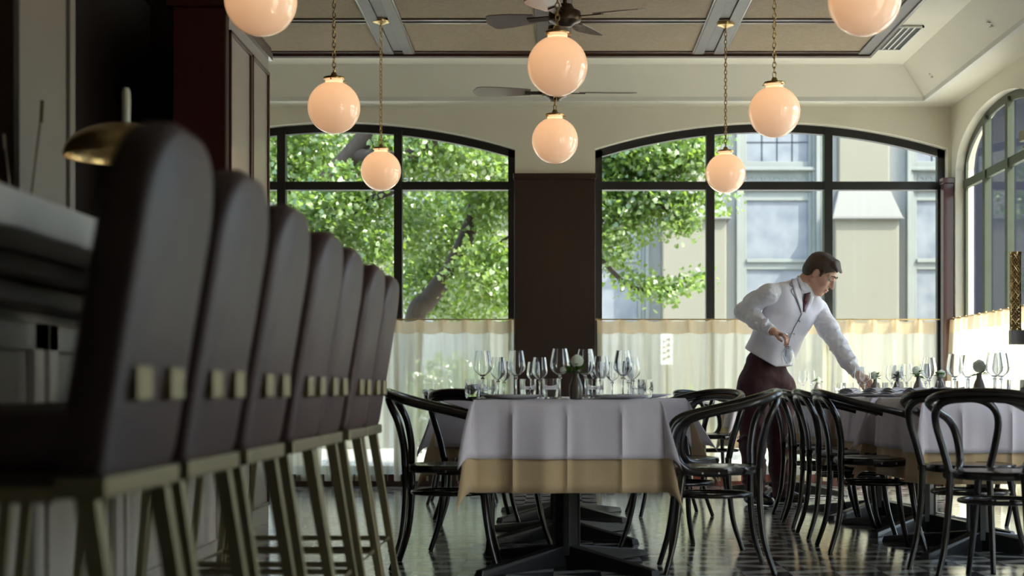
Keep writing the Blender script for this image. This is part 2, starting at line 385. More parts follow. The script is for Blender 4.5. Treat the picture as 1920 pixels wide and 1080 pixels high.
# pier cladding and corner post
struct(MB().box(-.325, .345, YB-.035, YB-.001, 0, 2.56).box(-.335, .355, YB-.05, YB-.001, 2.545, 2.59).box(-.335, .355, YB-.045, YB-.001, 0, .12).build('trim_pier', 'wood_dark', bevel=.004))
struct(MB().box(XR-.09, XR-.002, YB-.10, YB-.001, 0, 2.50).box(XR-.10, XR-.002, YB-.115, YB-.001, 2.50, 2.545).build('trim_corner', 'wood_red', bevel=.004))
struct(MB().box(XL, -.335, YB-.03, YB-.001, 0, .10).build('baseboard_back', 'wood_dark', bevel=.004))
struct(MB().box(.36, XR-.1, YB-.03, YB-.001, 0, .10).build('baseboard_right_window', 'wood_red', bevel=.004))
# windows
def window(name, fn, o, mulls, trans, bar=.06, m='steel_black', d0=.10, d1=.17, dtr=None):
    r = struct(empty(name, fn((o[0]+o[1])/2, 0, 0)))
    base = r.location.copy(); g = lambda u, z, d: fn(u, z, d)-base
    mb = MB(); N = 40
    for i in range(N):
        a = o[0]+(o[1]-o[0])*i/N; b = o[0]+(o[1]-o[0])*(i+1)/N; za, zb = arch_z(o, a), arch_z(o, b)
        mb.prism([(a, za-bar*1.1), (b, zb-bar*1.1), (b, zb), (a, za)], g, d0, d1)
    z0 = o[2]
    mb.prism([(o[0], z0), (o[0]+bar, z0), (o[0]+bar, arch_z(o, o[0]+bar)-.01), (o[0], arch_z(o, o[0])-.01)], g, d0, d1)
    mb.prism([(o[1]-bar, z0), (o[1], z0), (o[1], arch_z(o, o[1])-.01), (o[1]-bar, arch_z(o, o[1]-bar)-.01)], g, d0, d1)
    mb.prism([(o[0], z0), (o[1], z0), (o[1], z0+bar), (o[0], z0+bar)], g, d0, d1)
    mb.build('frame', m, r)
    for u in mulls:
        MB().prism([(u-.034, z0+.02), (u+.034, z0+.02), (u+.034, arch_z(o, u)-.03), (u-.034, arch_z(o, u)-.03)], g, d0-.02, d1+.01).build('mullion', m, r)
    for zt in trans:
        MB().prism([(o[0]+.02, zt-.034), (o[1]-.02, zt-.034), (o[1]-.02, zt+.034), (o[0]+.02, zt+.034)], g, d0-.012, d1+.005).build('transom', m, r)
    us = [o[0]+bar*.8]+sorted(mulls)+[o[1]-bar*.8]; dm = (d0+d1)/2
    for a, b in zip(us[:-1], us[1:]):
        for z1, z2 in ((z0+.03, trans[0]), (trans[0], None)):
            n = 10; top = [(a+(b-a)*k/n, (arch_z(o, a+(b-a)*k/n)-bar*.6 if z2 is None else z2)) for k in range(n+1)]
            p = [(a, z1), (b, z1)]+top[::-1]
            MB().prism(p, g, dm-.003, dm+.003).build('pane', 'glasspane', r)
    return r
window('window_1', fb, OPL, [-2.275, -1.30], [2.505])
window('window_2', fb, OPR, [1.31, 2.295], [2.505])
window('window_3', fr_, OPS, [10.9, 11.45, 12.05], [2.48], m='steel_olive', d0=.07, d1=.09)
for k, o_ in enumerate(OPN): window('window_%d' % (6+k), fr_, o_, [o_[0]+(o_[1]-o_[0])*q for q in (.25, .5, .75)], [2.48], m='steel_olive', d0=.07, d1=.09)
# window reveals lining seen at the right arch: white lining
# ------------------------------------------------------------------ curtains
def curtain(fn, u0, u1, zt, zb, label, pitch=.19, seed=0):
    r = empty('cafe_curtain', fn((u0+u1)/2, 0, 0)); base = r.location.copy(); R = random.Random(seed)
    tag(r, label, 'curtain', 'sheer cafe curtains')
    n = int((u1-u0)/.012); ph = [R.uniform(-.4, .4) for _ in range(60)]
    def off(u, t):        # t 0 at rod, 1 at hem
        k = (u-u0)/pitch; i = int(k); f = k-i
        ff = f+.09*math.sin(ph[i % 60]*6+t*2)*t
        pl = math.exp(-((min(ff, 1-ff) if 0 <= ff <= 1 else 0)/.13)**2)
        soft = .5+.5*math.cos(2*PI*(k+ph[i % 60]*.05)); s2 = math.sin(2*PI*k*2.3+ph[(i//2) % 60]*3+t)
        return -.012-.045*pl*(1-.35*t)-(.022*soft+.018*s2)*min(1, t*3)
    hz = .105; zz = [zt, zt-.03, zt-hz]
    vs = []; fs = []
    for z in zz:
        for i in range(n+1):
            u = u0+(u1-u0)*i/n; k = ((u-u0)/pitch) % 1; sag = .006*math.cos(2*PI*k)
            vs.append(fn(u, z+sag, off(u, (zt-z)/(zt-zb)))-base)
    for j in range(2):
        for i in range(n): fs.append((j*(n+1)+i, j*(n+1)+i+1, (j+1)*(n+1)+i+1, (j+1)*(n+1)+i))
    obj('header_band', vs, fs, 'header', r, True)
    vs = []; fs = []; Z = [zt-hz-(zt-hz-zb)*j/8 for j in range(9)]
    for z in Z:
        for i in range(n+1):
            u = u0+(u1-u0)*i/n; k = ((u-u0)/pitch) % 1; sag = .006*math.cos(2*PI*k)
            vs.append(fn(u, z+(sag if z == Z[0] else 0), off(u, (zt-z)/(zt-zb)))-base)
    for j in range(8):
        for i in range(n): fs.append((j*(n+1)+i, j*(n+1)+i+1, (j+1)*(n+1)+i+1, (j+1)*(n+1)+i))
    obj('sheer_panel', vs, fs, 'sheer', r, True)
    MB().tube([fn(u0-.03, zt+.012, -.02)-base, fn(u1+.03, zt+.012, -.02)-base], .006, 8).build('curtain_rod', 'brass', r, True)
    rm = MB(); k = 0
    while u0+k*pitch <= u1+.01:
        c = fn(u0+k*pitch, zt+.008, -.02)-base
        a = fn(u0+k*pitch, zt+.008, -.03)-fn(u0+k*pitch, zt+.008, -.02)
        rm.tube([c+a.normalized()*.012*math.cos(t*PI/5)+Vector((0, 0, .012*math.sin(t*PI/5))) for t in range(10)], .002, 6, closed=True); k += 1
    rm.build('curtain_rings', 'brass', r, True)
    return r
curtain(fb, -3.2, -.33, 1.37, .045, 'sheer cream half curtain on brass rod under the window filled with leaves', seed=1)
curtain(fb, .36, 3.17, 1.37, .045, 'sheer cream half curtain on brass rod behind the waiter, left of the corner post', seed=2)
curtain(fr_, 10.6, 12.68, 1.37, .045, 'sunlit sheer half curtain on the right wall under the round-topped window', seed=3)
# ------------------------------------------------------------------ right side pilaster, vent, sprinklers
mb = MB().box(3.19, XR-.002, 10.02, 10.48, 0, 2.48).box(3.16, XR-.002, 9.99, 10.51, 2.48, 2.55).box(3.18, XR-.002, 10.01, 10.49, 2.43, 2.455)
mb.box(3.175, 3.19, 10.08, 10.14, .3, 2.35).box(3.175, 3.19, 10.36, 10.42, .3, 2.35)
struct(mb.build('trim_pilaster', mat('olive_wood', (.26, .25, .15), .45, col2=(.21, .20, .12), scale=6, stretch=(6, 6, .5)), bevel=.004))
sc_ = empty('wall_sconce', (3.075, 10.30, 1.1)); tag(sc_, 'tall brass lattice wall light on the olive pilaster beside the right window', 'wall light')
mb = MB(); R0 = .035
for k in range(12):
    a = 2*PI*k/12
    for q in (-1, 1):
        mb.tube([(R0*math.cos(a+q*t*.5), R0*math.sin(a+q*t*.5), .10+t*.025) for t in range(0, 21)], .0035, 5)
mb.build('lattice_shade', 'brass', sc_, True)
MB().lathe([(.0, .095), (.04, .095), (.04, .105), (.0, .105)], n=20).build('end_cap', 'brass', sc_, True)
MB().lathe([(0, .60), (.04, .60), (.04, .615), (0, .615)], n=20).build('end_cap', 'brass', sc_, True)
MB().lathe([(.022, .106), (.022, .6)], n=16).build('inner_tube', 'brass_dull', sc_, True)
MB().box(-.035, .114, -.035, .035, 0, .094).build('base_block', 'beam', sc_, bevel=.003)
vt = empty('ceiling_vent', (2.535, 11.36, ZC-.012)); tag(vt, 'dark slotted air vent in the plaster ceiling beside the woven panels', 'air vent')
MB().box(-.095, .095, -.36, .36, .004, .012).build('backing', 'vent', vt)
mb = MB().box(-.1, -.085, -.37, .37, -.006, .008).box(.085, .1, -.37, .37, -.006, .008).box(-.1, .1, -.37, -.355, -.006, .008).box(-.1, .1, .355, .37, -.006, .008)
mb.build('frame', 'plaster_white', vt)
for k in range(3): MB().box(-.0425+k*.0425-.006, -.0425+k*.0425+.006, -.355, .355, -.001, .003).build('slat', 'plaster_white', vt)
for k, (px, py, Y) in enumerate(((1770, 137, 12.0), (1911, 27, 10.35))):
    s_ = empty('fire_sprinkler', (2.94 if k == 0 else 2.93, Y, 3.258)); tag(s_, 'small ceiling sprinkler head on the sloped cove %s' % ('nearer the back corner' if k == 0 else 'at the upper right edge, nearer the camera'), 'sprinkler', 'sprinkler heads')
    MB().lathe([(.03, -.004), (.028, -.012), (.006, -.014), (.006, -.03), (.016, -.032), (.016, -.036), (0, -.036)], n=14).build('sprinkler_head', 'steel', s_, True)
    MB().lathe([(.006, -.005), (.006, .05)], n=8).build('pipe', 'steel', s_)
# ------------------------------------------------------------------ left: bar, wall panels
struct(MB().box(-2.03, -1.75, 8.25, 9.40, 0, 2.84).box(-2.06, -1.72, 8.22, 9.43, 2.84, 2.88).build('wall_bar_end', 'wood_red', bevel=.004))
pc = empty('wall_panelling', (-1.75, 8.82, 0)); tag(pc, 'tall pale grey panelled cladding on the side of the dark bar wall', 'wall panelling')
mb = MB().box(.001, .016, -.56, .585, 0, 2.80)
mb.build('panel_board', 'paint_grey', pc)
for (a, b) in ((-.56, .02), (.05, .56)):
    m_ = MB()
    for (y0, y1, z0, z1) in ((a, a+.022, .1, 2.72), (b-.022, b, .1, 2.72), (a, b, 2.70, 2.72), (a, b, .1, .122)):
        m_.box(.016, .03, y0, y1, z0, z1)
    m_.build('moulding', 'wood_frame', pc, bevel=.003)
MB().box(.001, .04, -.58, .60, 2.80, 2.84).build('cornice', 'wood_frame', pc)
# pillar behind bar counter
pl = empty('bar_pillar', (-1.62, 4.9, 1.15)); tag(pl, 'pale grey square pillar rising behind the bar counter at left', 'pillar')
MB().box(-.5, 0, -.27, .27, 0, 2.2).build('shaft', 'wood_dark', pl)
MB().box(.001, .012, -.25, .20, 0, 2.2).build('face_panel', 'paint_taupe', pl)
MB().box(.001, .022, .215, .27, 0, 2.2).box(.001, .022, -.27, -.255, 0, 2.2).build('edge_moulding', 'paint_taupe', pl, bevel=.003)
ct = struct(MB().box(-1.60, -.95, 0.3, 6.15, 1.078, 1.15).build('bar_top_slab', 'marble', bevel=.006)); del ct['kind']
ct.name = 'bar_counter'; tag(ct, 'long pale stone bar counter slab above the bar stools', 'counter')
bb = empty('bar_cabinet', (-1.3, 3.2, 0)); tag(bb, 'grey panelled bar front with dark wood rail below the stone counter', 'bar')
MB().box(-.28, 0, -2.9, 2.9, 0, 1.0).build('body', 'paint_grey', bb)
MB().box(-.28, .20, -2.9, 2.92, 1.035, 1.077).box(-.28, .12, -2.9, 2.92, .985, 1.034).build('top_rail', 'wood_dark', bb, bevel=.006)
MB().box(-.28, .03, -2.9, 2.9, 0, .12).build('kick_board', 'wood_dark', bb)
k = 0
for k in range(8):
    y0 = -2.85+k*.715
    m_ = MB()
    for (a, b, z0, z1) in ((y0, y0+.07, .15, .96), (y0+.60, y0+.67, .15, .96), (y0, y0+.67, .89, .96), (y0, y0+.67, .15, .22)): m_.box(.001, .022, a, b, z0, z1)
    m_.build('door_panel', 'paint_grey', bb, bevel=.003)
# back bar wall in the dark
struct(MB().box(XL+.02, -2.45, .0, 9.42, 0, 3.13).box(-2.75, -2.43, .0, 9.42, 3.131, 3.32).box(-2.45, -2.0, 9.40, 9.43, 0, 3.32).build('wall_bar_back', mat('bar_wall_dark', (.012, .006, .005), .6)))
# sloped bar things
lp = empty('dome_lamp', (-1.23, 4.45, 1.15)); tag(lp, 'brass dome table lamp standing on the bar counter behind the first stool', 'lamp')
MB().lathe([(.0, 0), (.08, 0), (.08, .012), (.012, .02), (.008, .05), (.008, .50), (0, .50)], n=24).build('stem', 'brass', lp, True)
pr = [(.175*math.cos(t), .315+.095*math.sin(t)) for t in [PI/2*i/12 for i in range(12)]]
MB().lathe([(.178, .31)]+pr+[(.012, .412), (.010, .405)]+[(r-.004, z-.004) for r, z in pr[::-1][1:]], n=40, capb=False, capt=False).build('lamp_shade', 'brass', lp, True)
MB().lathe([(0, .40), (.012, .405), (.012, .50), (.008, .51), (0, .51)], n=16).build('finial', mat('cream_enamel', (.6, .58, .45), .3), lp, True)
jr = empty('stirrer_jar', (-1.42, 4.12, 1.15)); tag(jr, 'grey jar holding two long thin bar stirrers on the counter', 'jar')
MB().lathe([(.0, 0), (.03, 0), (.032, .10), (.028, .10), (.026, .006), (0, .006)], n=18).build('jar_body', 'steel', jr, True)
MB().tube([(0.01, 0, .01), (.045, .03, .38)], .0025, 6).tube([(.045, .03, .36), (.048, .032, .42)], .005, 6).build('stirrer', 'bronze', jr, True)
MB().tube([(-0.01, 0, .01), (-.035, -.02, .30)], .0025, 6).tube([(-.035, -.02, .28), (-.038, -.022, .32)], .005, 6).build('stirrer', 'steel', jr, True)
bt = empty('liquor_bottle', (-1.46, 4.02, 1.15)); tag(bt, 'amber bottle with pale neck at the far left of the bar counter', 'bottle')
MB().lathe([(0, 0), (.034, 0), (.036, .01), (.036, .15), (.03, .17), (.013, .20), (0, .20)], n=20).build('bottle_body', 'amber', bt, True)
MB().lathe([(.013, .20), (.012, .27), (.015, .272), (.015, .31), (0, .31)], n=16).build('neck', 'steel', bt, True)
# ------------------------------------------------------------------ bar stools
def rrect(w, h, r, n=6, top_r=None):
    out = []
    for cx, cy, a0, rr in ((w/2-r, h-(top_r or r), 0, top_r or r), (-w/2+r, h-(top_r or r), PI/2, top_r or r), (-w/2+r, r, PI, r), (w/2-r, r, 1.5*PI, r)):
        rr_ = rr
        cx = math.copysign(w/2-rr_, cx)
        for k in range(n+1):
            a = a0+PI/2*k/n; out.append((cx+rr_*math.cos(a), cy+rr_*math.sin(a)))
    return out
def make_stool():
    r = empty('bar_stool'); tag(r, 'x', 'bar stool', 'bar stools along the counter')
    lean = lambda z: .20+(z-.66)*.155
    # seat cushion (faces -x)
    MB().box(-.23, .20, -.205, .205, .675, .765).build('seat_cushion', 'leather', r, bevel=.03, seg=4).data.shade_smooth()
    MB().box(-.22, .20, -.20, .20, .64, .674).build('seat_frame', 'wood_dark', r, bevel=.004)
    # backrest: rounded panel extruded in thickness with soft edge
    poly = rrect(.42, .54, .03, 8, top_r=.15); N = len(poly); vs = []; fs = []
    lay = [(.0, .93), (.006, .975), (.018, 1), (.055, 1), (.067, .975), (.073, .93)]
    for d, sc in lay:
        for (u, v) in poly: vs.append(Vector((lean(.655+v)+d-.035, u*sc, .655+.27+(v-.27)*sc)))
    for i in range(len(lay)-1):
        for k in range(N): fs.append((i*N+k, i*N+(k+1) % N, (i+1)*N+(k+1) % N, (i+1)*N+k))
    fs += [tuple(range(N-1, -1, -1)), tuple((len(lay)-1)*N+k for k in range(N))]
    bk_ = MB().add(vs, fs).build('backrest', 'leather', r, True)
    for q in (-1, 1):
        x = lean(.80)+.038
        MB().box(x-.02, x+.012, q*.10-.042, q*.10+.042, .775, .828).build('bracket', 'brass_dull', bk_, bevel=.004)
    # brass frame and legs
    MB().box(lean(.66)-.03, lean(.66)+.045, -.215, .215, .636, .668).box(-.23, lean(.66)-.03, -.215, -.195, .63, .655).box(-.23, lean(.66)-.03, .195, .215, .63, .655).build('brass_rail', 'brass_dull', r, bevel=.004)
    for sx, sy in ((1, 1), (1, -1), (-1, 1), (-1, -1)):
        x0 = lean(.66)+.01 if sx > 0 else -.21; x1 = .315 if sx > 0 else -.27; y0 = .195*sy; y1 = .215*sy
        a = .016 if sx > 0 else .011; b = .011 if sx > 0 else .009
        v = []
        for (x, yy, z, h) in ((x0, y0, .655, a), (x1, y1, 0, b)): v += [(x-h, yy-h, z), (x+h, yy-h, z), (x+h, yy+h, z), (x-h, yy+h, z)]
        MB().add(v, [(3, 2, 1, 0), (4, 5, 6, 7)]+[(k, (k+1) % 4, (k+1) % 4+4, k+4) for k in range(4)]).build('leg', 'brass_dull', r, bevel=.002)
    MB().tube([(.27, -.2, .25), (.27, .2, .25), (-.24, .2, .25), (-.24, -.2, .25)], .009, 8, closed=True).build('footrest', 'brass_dull', r)
    return r
st = make_stool()
words = ['nearest and tallest in the photo', 'second from the camera', 'third from the camera', 'fourth from the camera', 'fifth from the camera', 'next to last', 'farthest, beside the front table']
for i, wd in enumerate(words):
    put(st, i > 0, (-.877, (2.40, 2.90, 3.42, 3.98, 4.42, 5.01, 5.48)[i], 0), 0, 'brown leather bar stool with brass legs, '+wd, 'bar stools along the counter')
# ------------------------------------------------------------------ globe pendants
GR = .14; GZ = 2.30
def make_pendant():
    r = empty('globe_pendant'); tag(r, 'x', 'pendant light', 'globe pendants')
    pts = [(GR*math.sin(t), -GR*math.cos(t)) for t in [PI*i/28*.905+.02 for i in range(29)]]
    MB().lathe([(0.0005, -GR)]+pts+[(.047, .134), (.047, .150), (.044, .150)], n=48, capt=False).build('globe', 'globe', r, True)
    mb = MB().lathe([(0, .149), (.056, .149), (.058, .153), (.056, .160), (.02, .166), (.012, .185), (0, .185)], n=28)
    for k in range(3):
        a = 2*PI*k/3+.4; mb.tube([(.055*math.cos(a), .055*math.sin(a), .142), (.066*math.cos(a), .066*math.sin(a), .142)], .004, 6)
    mb.build('collar', 'brass', r, True)
    ch = MB(); z = .185; k = 0; top = 3.322-GZ
    while z < top:
        L = min(.030, .034)
        pts = []
        for t in range(10):
            a = 2*PI*t/10; u = .0095*math.cos(a); v = .018*math.sin(a)
            pts.append((u if k % 2 == 0 else 0, 0 if k % 2 == 0 else u, z+.015+v))
        ch.tube(pts, .0030, 5, closed=True); z += .0265; k += 1
    ch.build('chain', 'brass', r, True)
    MB().lathe([(0, top-.01), (.012, top-.008), (.03, top), (.058, top+.008), (.062, top+.02), (.062, top+.035), (0, top+.035)], n=28).build('canopy', 'brass', r, True)
    return r
pd = make_pendant()
PEND = [(-1.13, 5.97, 'largest, cut by the top edge above the bar stools'), (1.20, 5.97, 'largest, cut by the top edge near the ceiling vent'),
        (.018, 7.19, 'large one in the centre below the ceiling fan'), (-1.17, 8.24, 'mid-sized, upper left, over the leafy window'),
        (1.195, 8.37, 'mid-sized, upper right, over the right window'), (.008, 9.33, 'smaller one in the centre in front of the pier'),
        (-1.20, 10.75, 'smallest on the left, before the leafy window'), (1.20, 10.79, 'smallest on the right, before the window mullion')]
for i, (x, y_, lb) in enumerate(PEND):
    put(pd, i > 0, (x, y_, GZ+(.02 if i > 5 else 0)-(.012 if i == 7 else 0)), i*.7, 'glowing peach globe on chain, '+lb, 'globe pendants')
# ------------------------------------------------------------------ ceiling fans
def make_fan(n, rot, loc, label, L=.60, drop=.5):
    r = empty('ceiling_fan', loc); tag(r, label, 'ceiling fan', 'ceiling fans')
    MB().lathe([(0, -.06), (.035, -.06), (.05, -.045), (.085, -.03), (.09, -.01), (.085, .02), (.05, .04), (.04, .06), (0, .06)], n=28).build('motor_housing', 'bronze', r, True)
    MB().lathe([(.011, .05), (.011, 3.335-loc[2])], n=10).lathe([(.05, 3.30-loc[2]), (.05, 3.325-loc[2]), (.02, 3.27-loc[2])][::-1], n=16).build('down_rod', 'bronze', r, True)
    for k in range(n):
        a = rot+2*PI*k/n; Rz = Matrix.Rotation(a, 3, 'Z') @ Matrix.Rotation(math.radians(13), 3, 'X')
        N = 14; vs = []; fs = []
        for i in range(N+1):
            t = i/N; x = .17+(L-.17)*t; wd = .045+.035*math.sin(min(1, t*1.25)*PI/2)
            if t > .86: wd *= math.sqrt(max(0.02, 1-((t-.86)/.14)**2))
            for (yy, z) in ((-wd, -.003), (wd, -.003), (wd, .003), (-wd, .003)): vs.append(Rz @ Vector((x, yy, z)))
        for i in range(N):
            for q in range(4): fs.append((i*4+q, i*4+(q+1) % 4, (i+1)*4+(q+1) % 4, (i+1)*4+q))
        fs += [(3, 2, 1, 0), (N*4, N*4+1, N*4+2, N*4+3)]
        b = MB().add(vs, fs).build('blade', 'fan', r)
        MB().box(.07, .21, -.022, .022, -.010, -.004, R=Rz).build('blade_bracket', 'bronze', b)
    return r
make_fan(4, math.radians(160), (.06, 8.29, 2.80), 'dark ceiling fan near the top edge above the central globe', L=.45)
make_fan(2, math.radians(2), (.01, 10.76, 2.868), 'thin ceiling fan seen edge-on behind the large central globe', L=.57)
# ------------------------------------------------------------------ bentwood armchairs (origin on the floor, facing +x)
def make_chair():
    r = empty('bentwood_armchair'); tag(r, 'x', 'chair', 'bentwood armchairs')
    st_ = MB().lathe([(0, .425), (.185, .425), (.200, .430), (.205, .445), (.200, .460), (.175, .464), (.165, .458), (0, .456)], n=36, sx=.98).build('seat', 'chair', r, True)
    MB().lathe([(0, .457), (.162, .4585), (.162, .462), (0, .460)], n=30).build('seat_panel', 'cane', st_, True)
    for q in (-1, 1):
        MB().tube(cr([(.135, .13*q, .44), (.15, .145*q, .33), (.175, .17*q, .15), (.215, .20*q, 0)], 5), [.0175, .012], 10).build('leg', 'chair', r, True)
        MB().tube(cr([(-.195, .150*q, .46), (-.193, .157*q, .33), (-.21, .170*q, .15), (-.255, .190*q, 0)], 5), [.0165, .012], 10).build('leg', 'chair', r, True)
    half = [(-.195, .155, .46), (-.199, .178, .55), (-.220, .200, .65), (-.248, .192, .712), (-.268, .145, .748), (-.277, .06, .759)]
    path = half+[(x, -y_, z) for x, y_, z in half[::-1]]
    MB().tube(cr(path, 6), .0165, 10).build('back_hoop', 'chair', r, True)
    ha = [(-.05, .212, .438), (.05, .212, .438), (.12, .215, .450), (.165, .222, .495), (.175, .232, .560), (.160, .245, .625), (.115, .258, .668), (.03, .266, .695), (-.09, .262, .722), (-.19, .240, .748), (-.262, .168, .772), (-.288, .065, .784)]
    path = ha+[(x, -y_, z) for x, y_, z in ha[::-1]]
    MB().tube(cr(path, 6), .0175, 10).build('arm_hoop', 'chair', r, True)
    MB().tube([(.175*math.cos(t), .165*math.sin(t), .335) for t in [2*PI*i/36 for i in range(36)]], .010, 8, closed=True).build('ring_stretcher', 'chair', r, True)
    for q in (-1, 1):
        MB().ball((-.01, .228*q, .438), .006, 8).ball((.06, .228*q, .438), .006, 8).build('screws', 'steel', r, True)
    return r
chp = make_chair()
CH_ = [  # x, y, facing angle, label
 (.695, 6.83, 180, 'black bentwood armchair right of the front centre table, facing left'),
 (-.46, 6.98, 0, 'black bentwood armchair left of the front centre table, nearest the bar stools'),
 (-.30, 7.72, 50, 'black bentwood armchair behind the front table left corner, its back against the tablecloth'),
 (.62, 7.68, 215, 'black bentwood armchair half hidden behind the right edge of the front centre table'),
 (-.45, 9.35, 10, 'black bentwood armchair half hidden behind the second centre table at left'),
 (.72, 9.9, 190, 'black bentwood armchair mostly hidden behind the second centre table at right'),
 (1.60, 7.72, 0, 'black bentwood armchair in the side-on row, nearest of the four'),
 (1.61, 8.42, 0, 'black bentwood armchair in the side-on row, second from the camera'),
 (1.63, 9.08, 0, 'black bentwood armchair in the side-on row, third from the camera'),
 (1.66, 9.72, 0, 'black bentwood armchair in the side-on row, farthest, beside the waiter'),
 (1.885, 7.00, 56, 'black bentwood armchair turned towards the right table corner, left of the big one'),
 (1.855, 6.42, 58, 'largest black bentwood armchair at lower right, back to the camera'),
 (1.24, 11.85, 25, 'small far bentwood armchair left of the waiter by the curtain'),
 (2.85, 8.1, 180, 'black bentwood armchair on the far side of the right table near its front'),
 (2.85, 9.2, 180, 'black bentwood armchair on the far side of the right table near its back'),
 (-.62, 10.9, 0, 'black bentwood armchair far back behind the last bar stools'),
]
for i, (x, y_, a, lb) in enumerate(CH_):
    put(chp, i > 0, (x, y_, 0), math.radians(a), lb, 'bentwood armchairs')
# ------------------------------------------------------------------ tables and cloths
TZ = .745
def make_table(cx, cy, a, b, label, rot=0):
    r = empty('pedestal_table', (cx, cy, 0), rot); tag(r, label, 'table', 'pedestal tables under cloths')
    MB().box(-a, a, -b, b, TZ-.03, TZ).build('tabletop', 'wood_dark', r, bevel=.005)
    MB().prism([(.052*math.cos(2*PI*k/8+PI/8), .052*math.sin(2*PI*k/8+PI/8)) for k in range(8)], lambda u, v, d: Vector((u, v, d)), .05, TZ-.031).box(-.014, .014, -.062, .062, .05, TZ-.031).box(-.062, .062, -.014, .014, .05, TZ-.031).build('column', 'iron', r, bevel=.002)
    MB().box(-.2, .2, -.2, .2, TZ-.05, TZ-.031).build('top_plate', 'iron', r)
    for k in range(4):
        aa = math.atan2(.45, .39)*(1 if k % 2 == 0 else -1)+(PI if k > 1 else 0); Rz = Matrix.Rotation(aa, 3, 'Z')
        v = [(.0, -.035, .0), (.58, -.025, 0), (.58, .025, 0), (0, .035, 0), (0, -.03, .10), (.57, -.02, .028), (.57, .02, .028), (0, .03, .10)]
        MB().add([Rz @ Vector(p) for p in v], [(3, 2, 1, 0), (4, 5, 6, 7), (0, 1, 5, 4), (1, 2, 6, 5), (2, 3, 7, 6), (3, 0, 4, 7)]).build('foot', 'iron', r, bevel=.004)
    return r
def cloth(name, m, cx, cy, a, b, d, z, off, label, group, th=.36, seed=0, creases=(-.33, 0, .33), rot=0):
    R = random.Random(seed); r0 = off
    ths = [th*R.uniform(.75, 1.2) for _ in range(4)]; bend = [R.uniform(-.5, .5) for _ in range(4)]
    rr = [[R.uniform(-1, 1) for _ in range(6)] for _ in range(4)]
    nr = 10; vs = []; fs = []
    cols = []            # each: list of points from the table edge down
    sides = [((-a, -b), (a, -b), (0, -1)), ((a, -b), (a, b), (1, 0)), ((a, b), (-a, b), (0, 1)), ((-a, b), (-a, -b), (-1, 0))]
    for si, (p0, p1, nn) in enumerate(sides):
        p0 = Vector(p0); p1 = Vector(p1); nn = Vector(nn); L = (p1-p0).length; N = 64
        for i in range(N+1):
            t = i/N; p = p0.lerp(p1, t); col = []
            q = 2*t-1
            rip = .014*math.sin(t*8+rr[si][0]*3)+.010*math.sin(t*15+rr[si][1]*3)+.005*math.sin(t*31+rr[si][2]*3)
            edge = max(0, abs(q)-.72)/.28
            cre = sum(.012*max(0, 1-abs(q/2-c_*(.9+.04*si))/.02) for c_ in creases)
            for j in range(nr+1):
                s_ = j/nr; o = r0+.004+(rip*s_*(1-edge)+.012*s_*(1)+cre*min(1, s_*4))
                zz = z-s_*d-(0 if j else 0)
                if j == 0: o = 0
                o += (.020*abs(((t*4+.5+.13*si) % 2)-1)*min(1, s_*3)*(1-edge) if j else 0)
                col.append(Vector((p.x+nn.x*o, p.y+nn.y*o, zz)))
            cols.append(col)
        # corner fan
        diag = Vector((nn.x+sides[(si+1) % 4][2][0], nn.y+sides[(si+1) % 4][2][1])).normalized(); tan = Vector((-diag.y, diag.x))
        C = 12
        for i in range(1, C):
            ph = PI/2*i/C; col = []
            rmax = d/max(math.cos(ph), math.sin(ph)); k = 1-abs(ph-PI/4)/(PI/4); kk = math.sin(k*PI/2)
            sg = 1 if ph < PI/4 else -1
            for j in range(nr+1):
                s_ = j/nr; r_ = rmax*s_*(1-.10*k); t_ = ths[si]*kk
                ou = r_*math.sin(t_)+(r0+.006 if j else 0)
                lat = bend[si]*.14*kk*s_*s_ + sg*(-.012)*math.sin(k*PI)*s_
                pz = z-r_*math.cos(t_)
                col.append(Vector((p1.x+diag.x*ou+tan.x*lat+(nn.x*r0 if sg > 0 else 0), p1.y+diag.y*ou+tan.y*lat, pz)))
            cols.append(col)
    n = len(cols); Rz = Matrix.Rotation(rot, 3, 'Z')
    for col in cols: vs += col
    for i in range(n):
        for j in range(nr):
            i2 = (i+1) % n; fs.append((i*(nr+1)+j, i*(nr+1)+j+1, i2*(nr+1)+j+1, i2*(nr+1)+j))
    fs.append(tuple(i*(nr+1) for i in range(n)))
    mb = MB().add([Rz @ v for v in vs], fs)
    o = mb.build(name, m); o.location = (cx, cy, 0)
    bm = bmesh.new(); bm.from_mesh(o.data); bmesh.ops.remove_doubles(bm, verts=bm.verts, dist=.0005); bmesh.ops.recalc_face_normals(bm, faces=bm.faces); bm.to_mesh(o.data); bm.free(); o.data.shade_smooth()
    try: o.data.set_sharp_from_angle(angle=math.radians(60))
    except Exception: pass
    so_ = o.modifiers.new('thickness', 'SOLIDIFY'); so_.thickness = .0012; so_.offset = 0
    return tag(o, label, 'tablecloth', group)
TAB = [  # cx cy a b name, beige drop, white drop
 (.058, 7.0, .388, .43, 'front centre', .39, .25, 1),
 (.045, 8.38, .63, .43, 'second centre', .39, .25, 2),
 (.05, 9.72, .43, .43, 'third centre', .39, .25, 3),
 (2.12, 7.70, .39, .52, 'right front', .39, .25, 4),
 (2.11, 8.80, .39, .50, 'right middle', .39, .25, 5),
 (2.07, 9.88, .39, .50, 'right far', .39, .25, 6),
 (1.82, 12.05, .42, .36, 'small far', .39, .25, 7),
]
where = {'front centre': 'nearest, in the middle of the photo', 'second centre': 'directly behind the front centre table', 'third centre': 'third in the centre row, almost hidden',
         'right front': 'nearest of the right row, before the large armchair', 'right middle': 'middle of the right row', 'right far': 'farthest of the right row, where the waiter reaches', 'small far': 'behind the waiter, by the back curtain'}
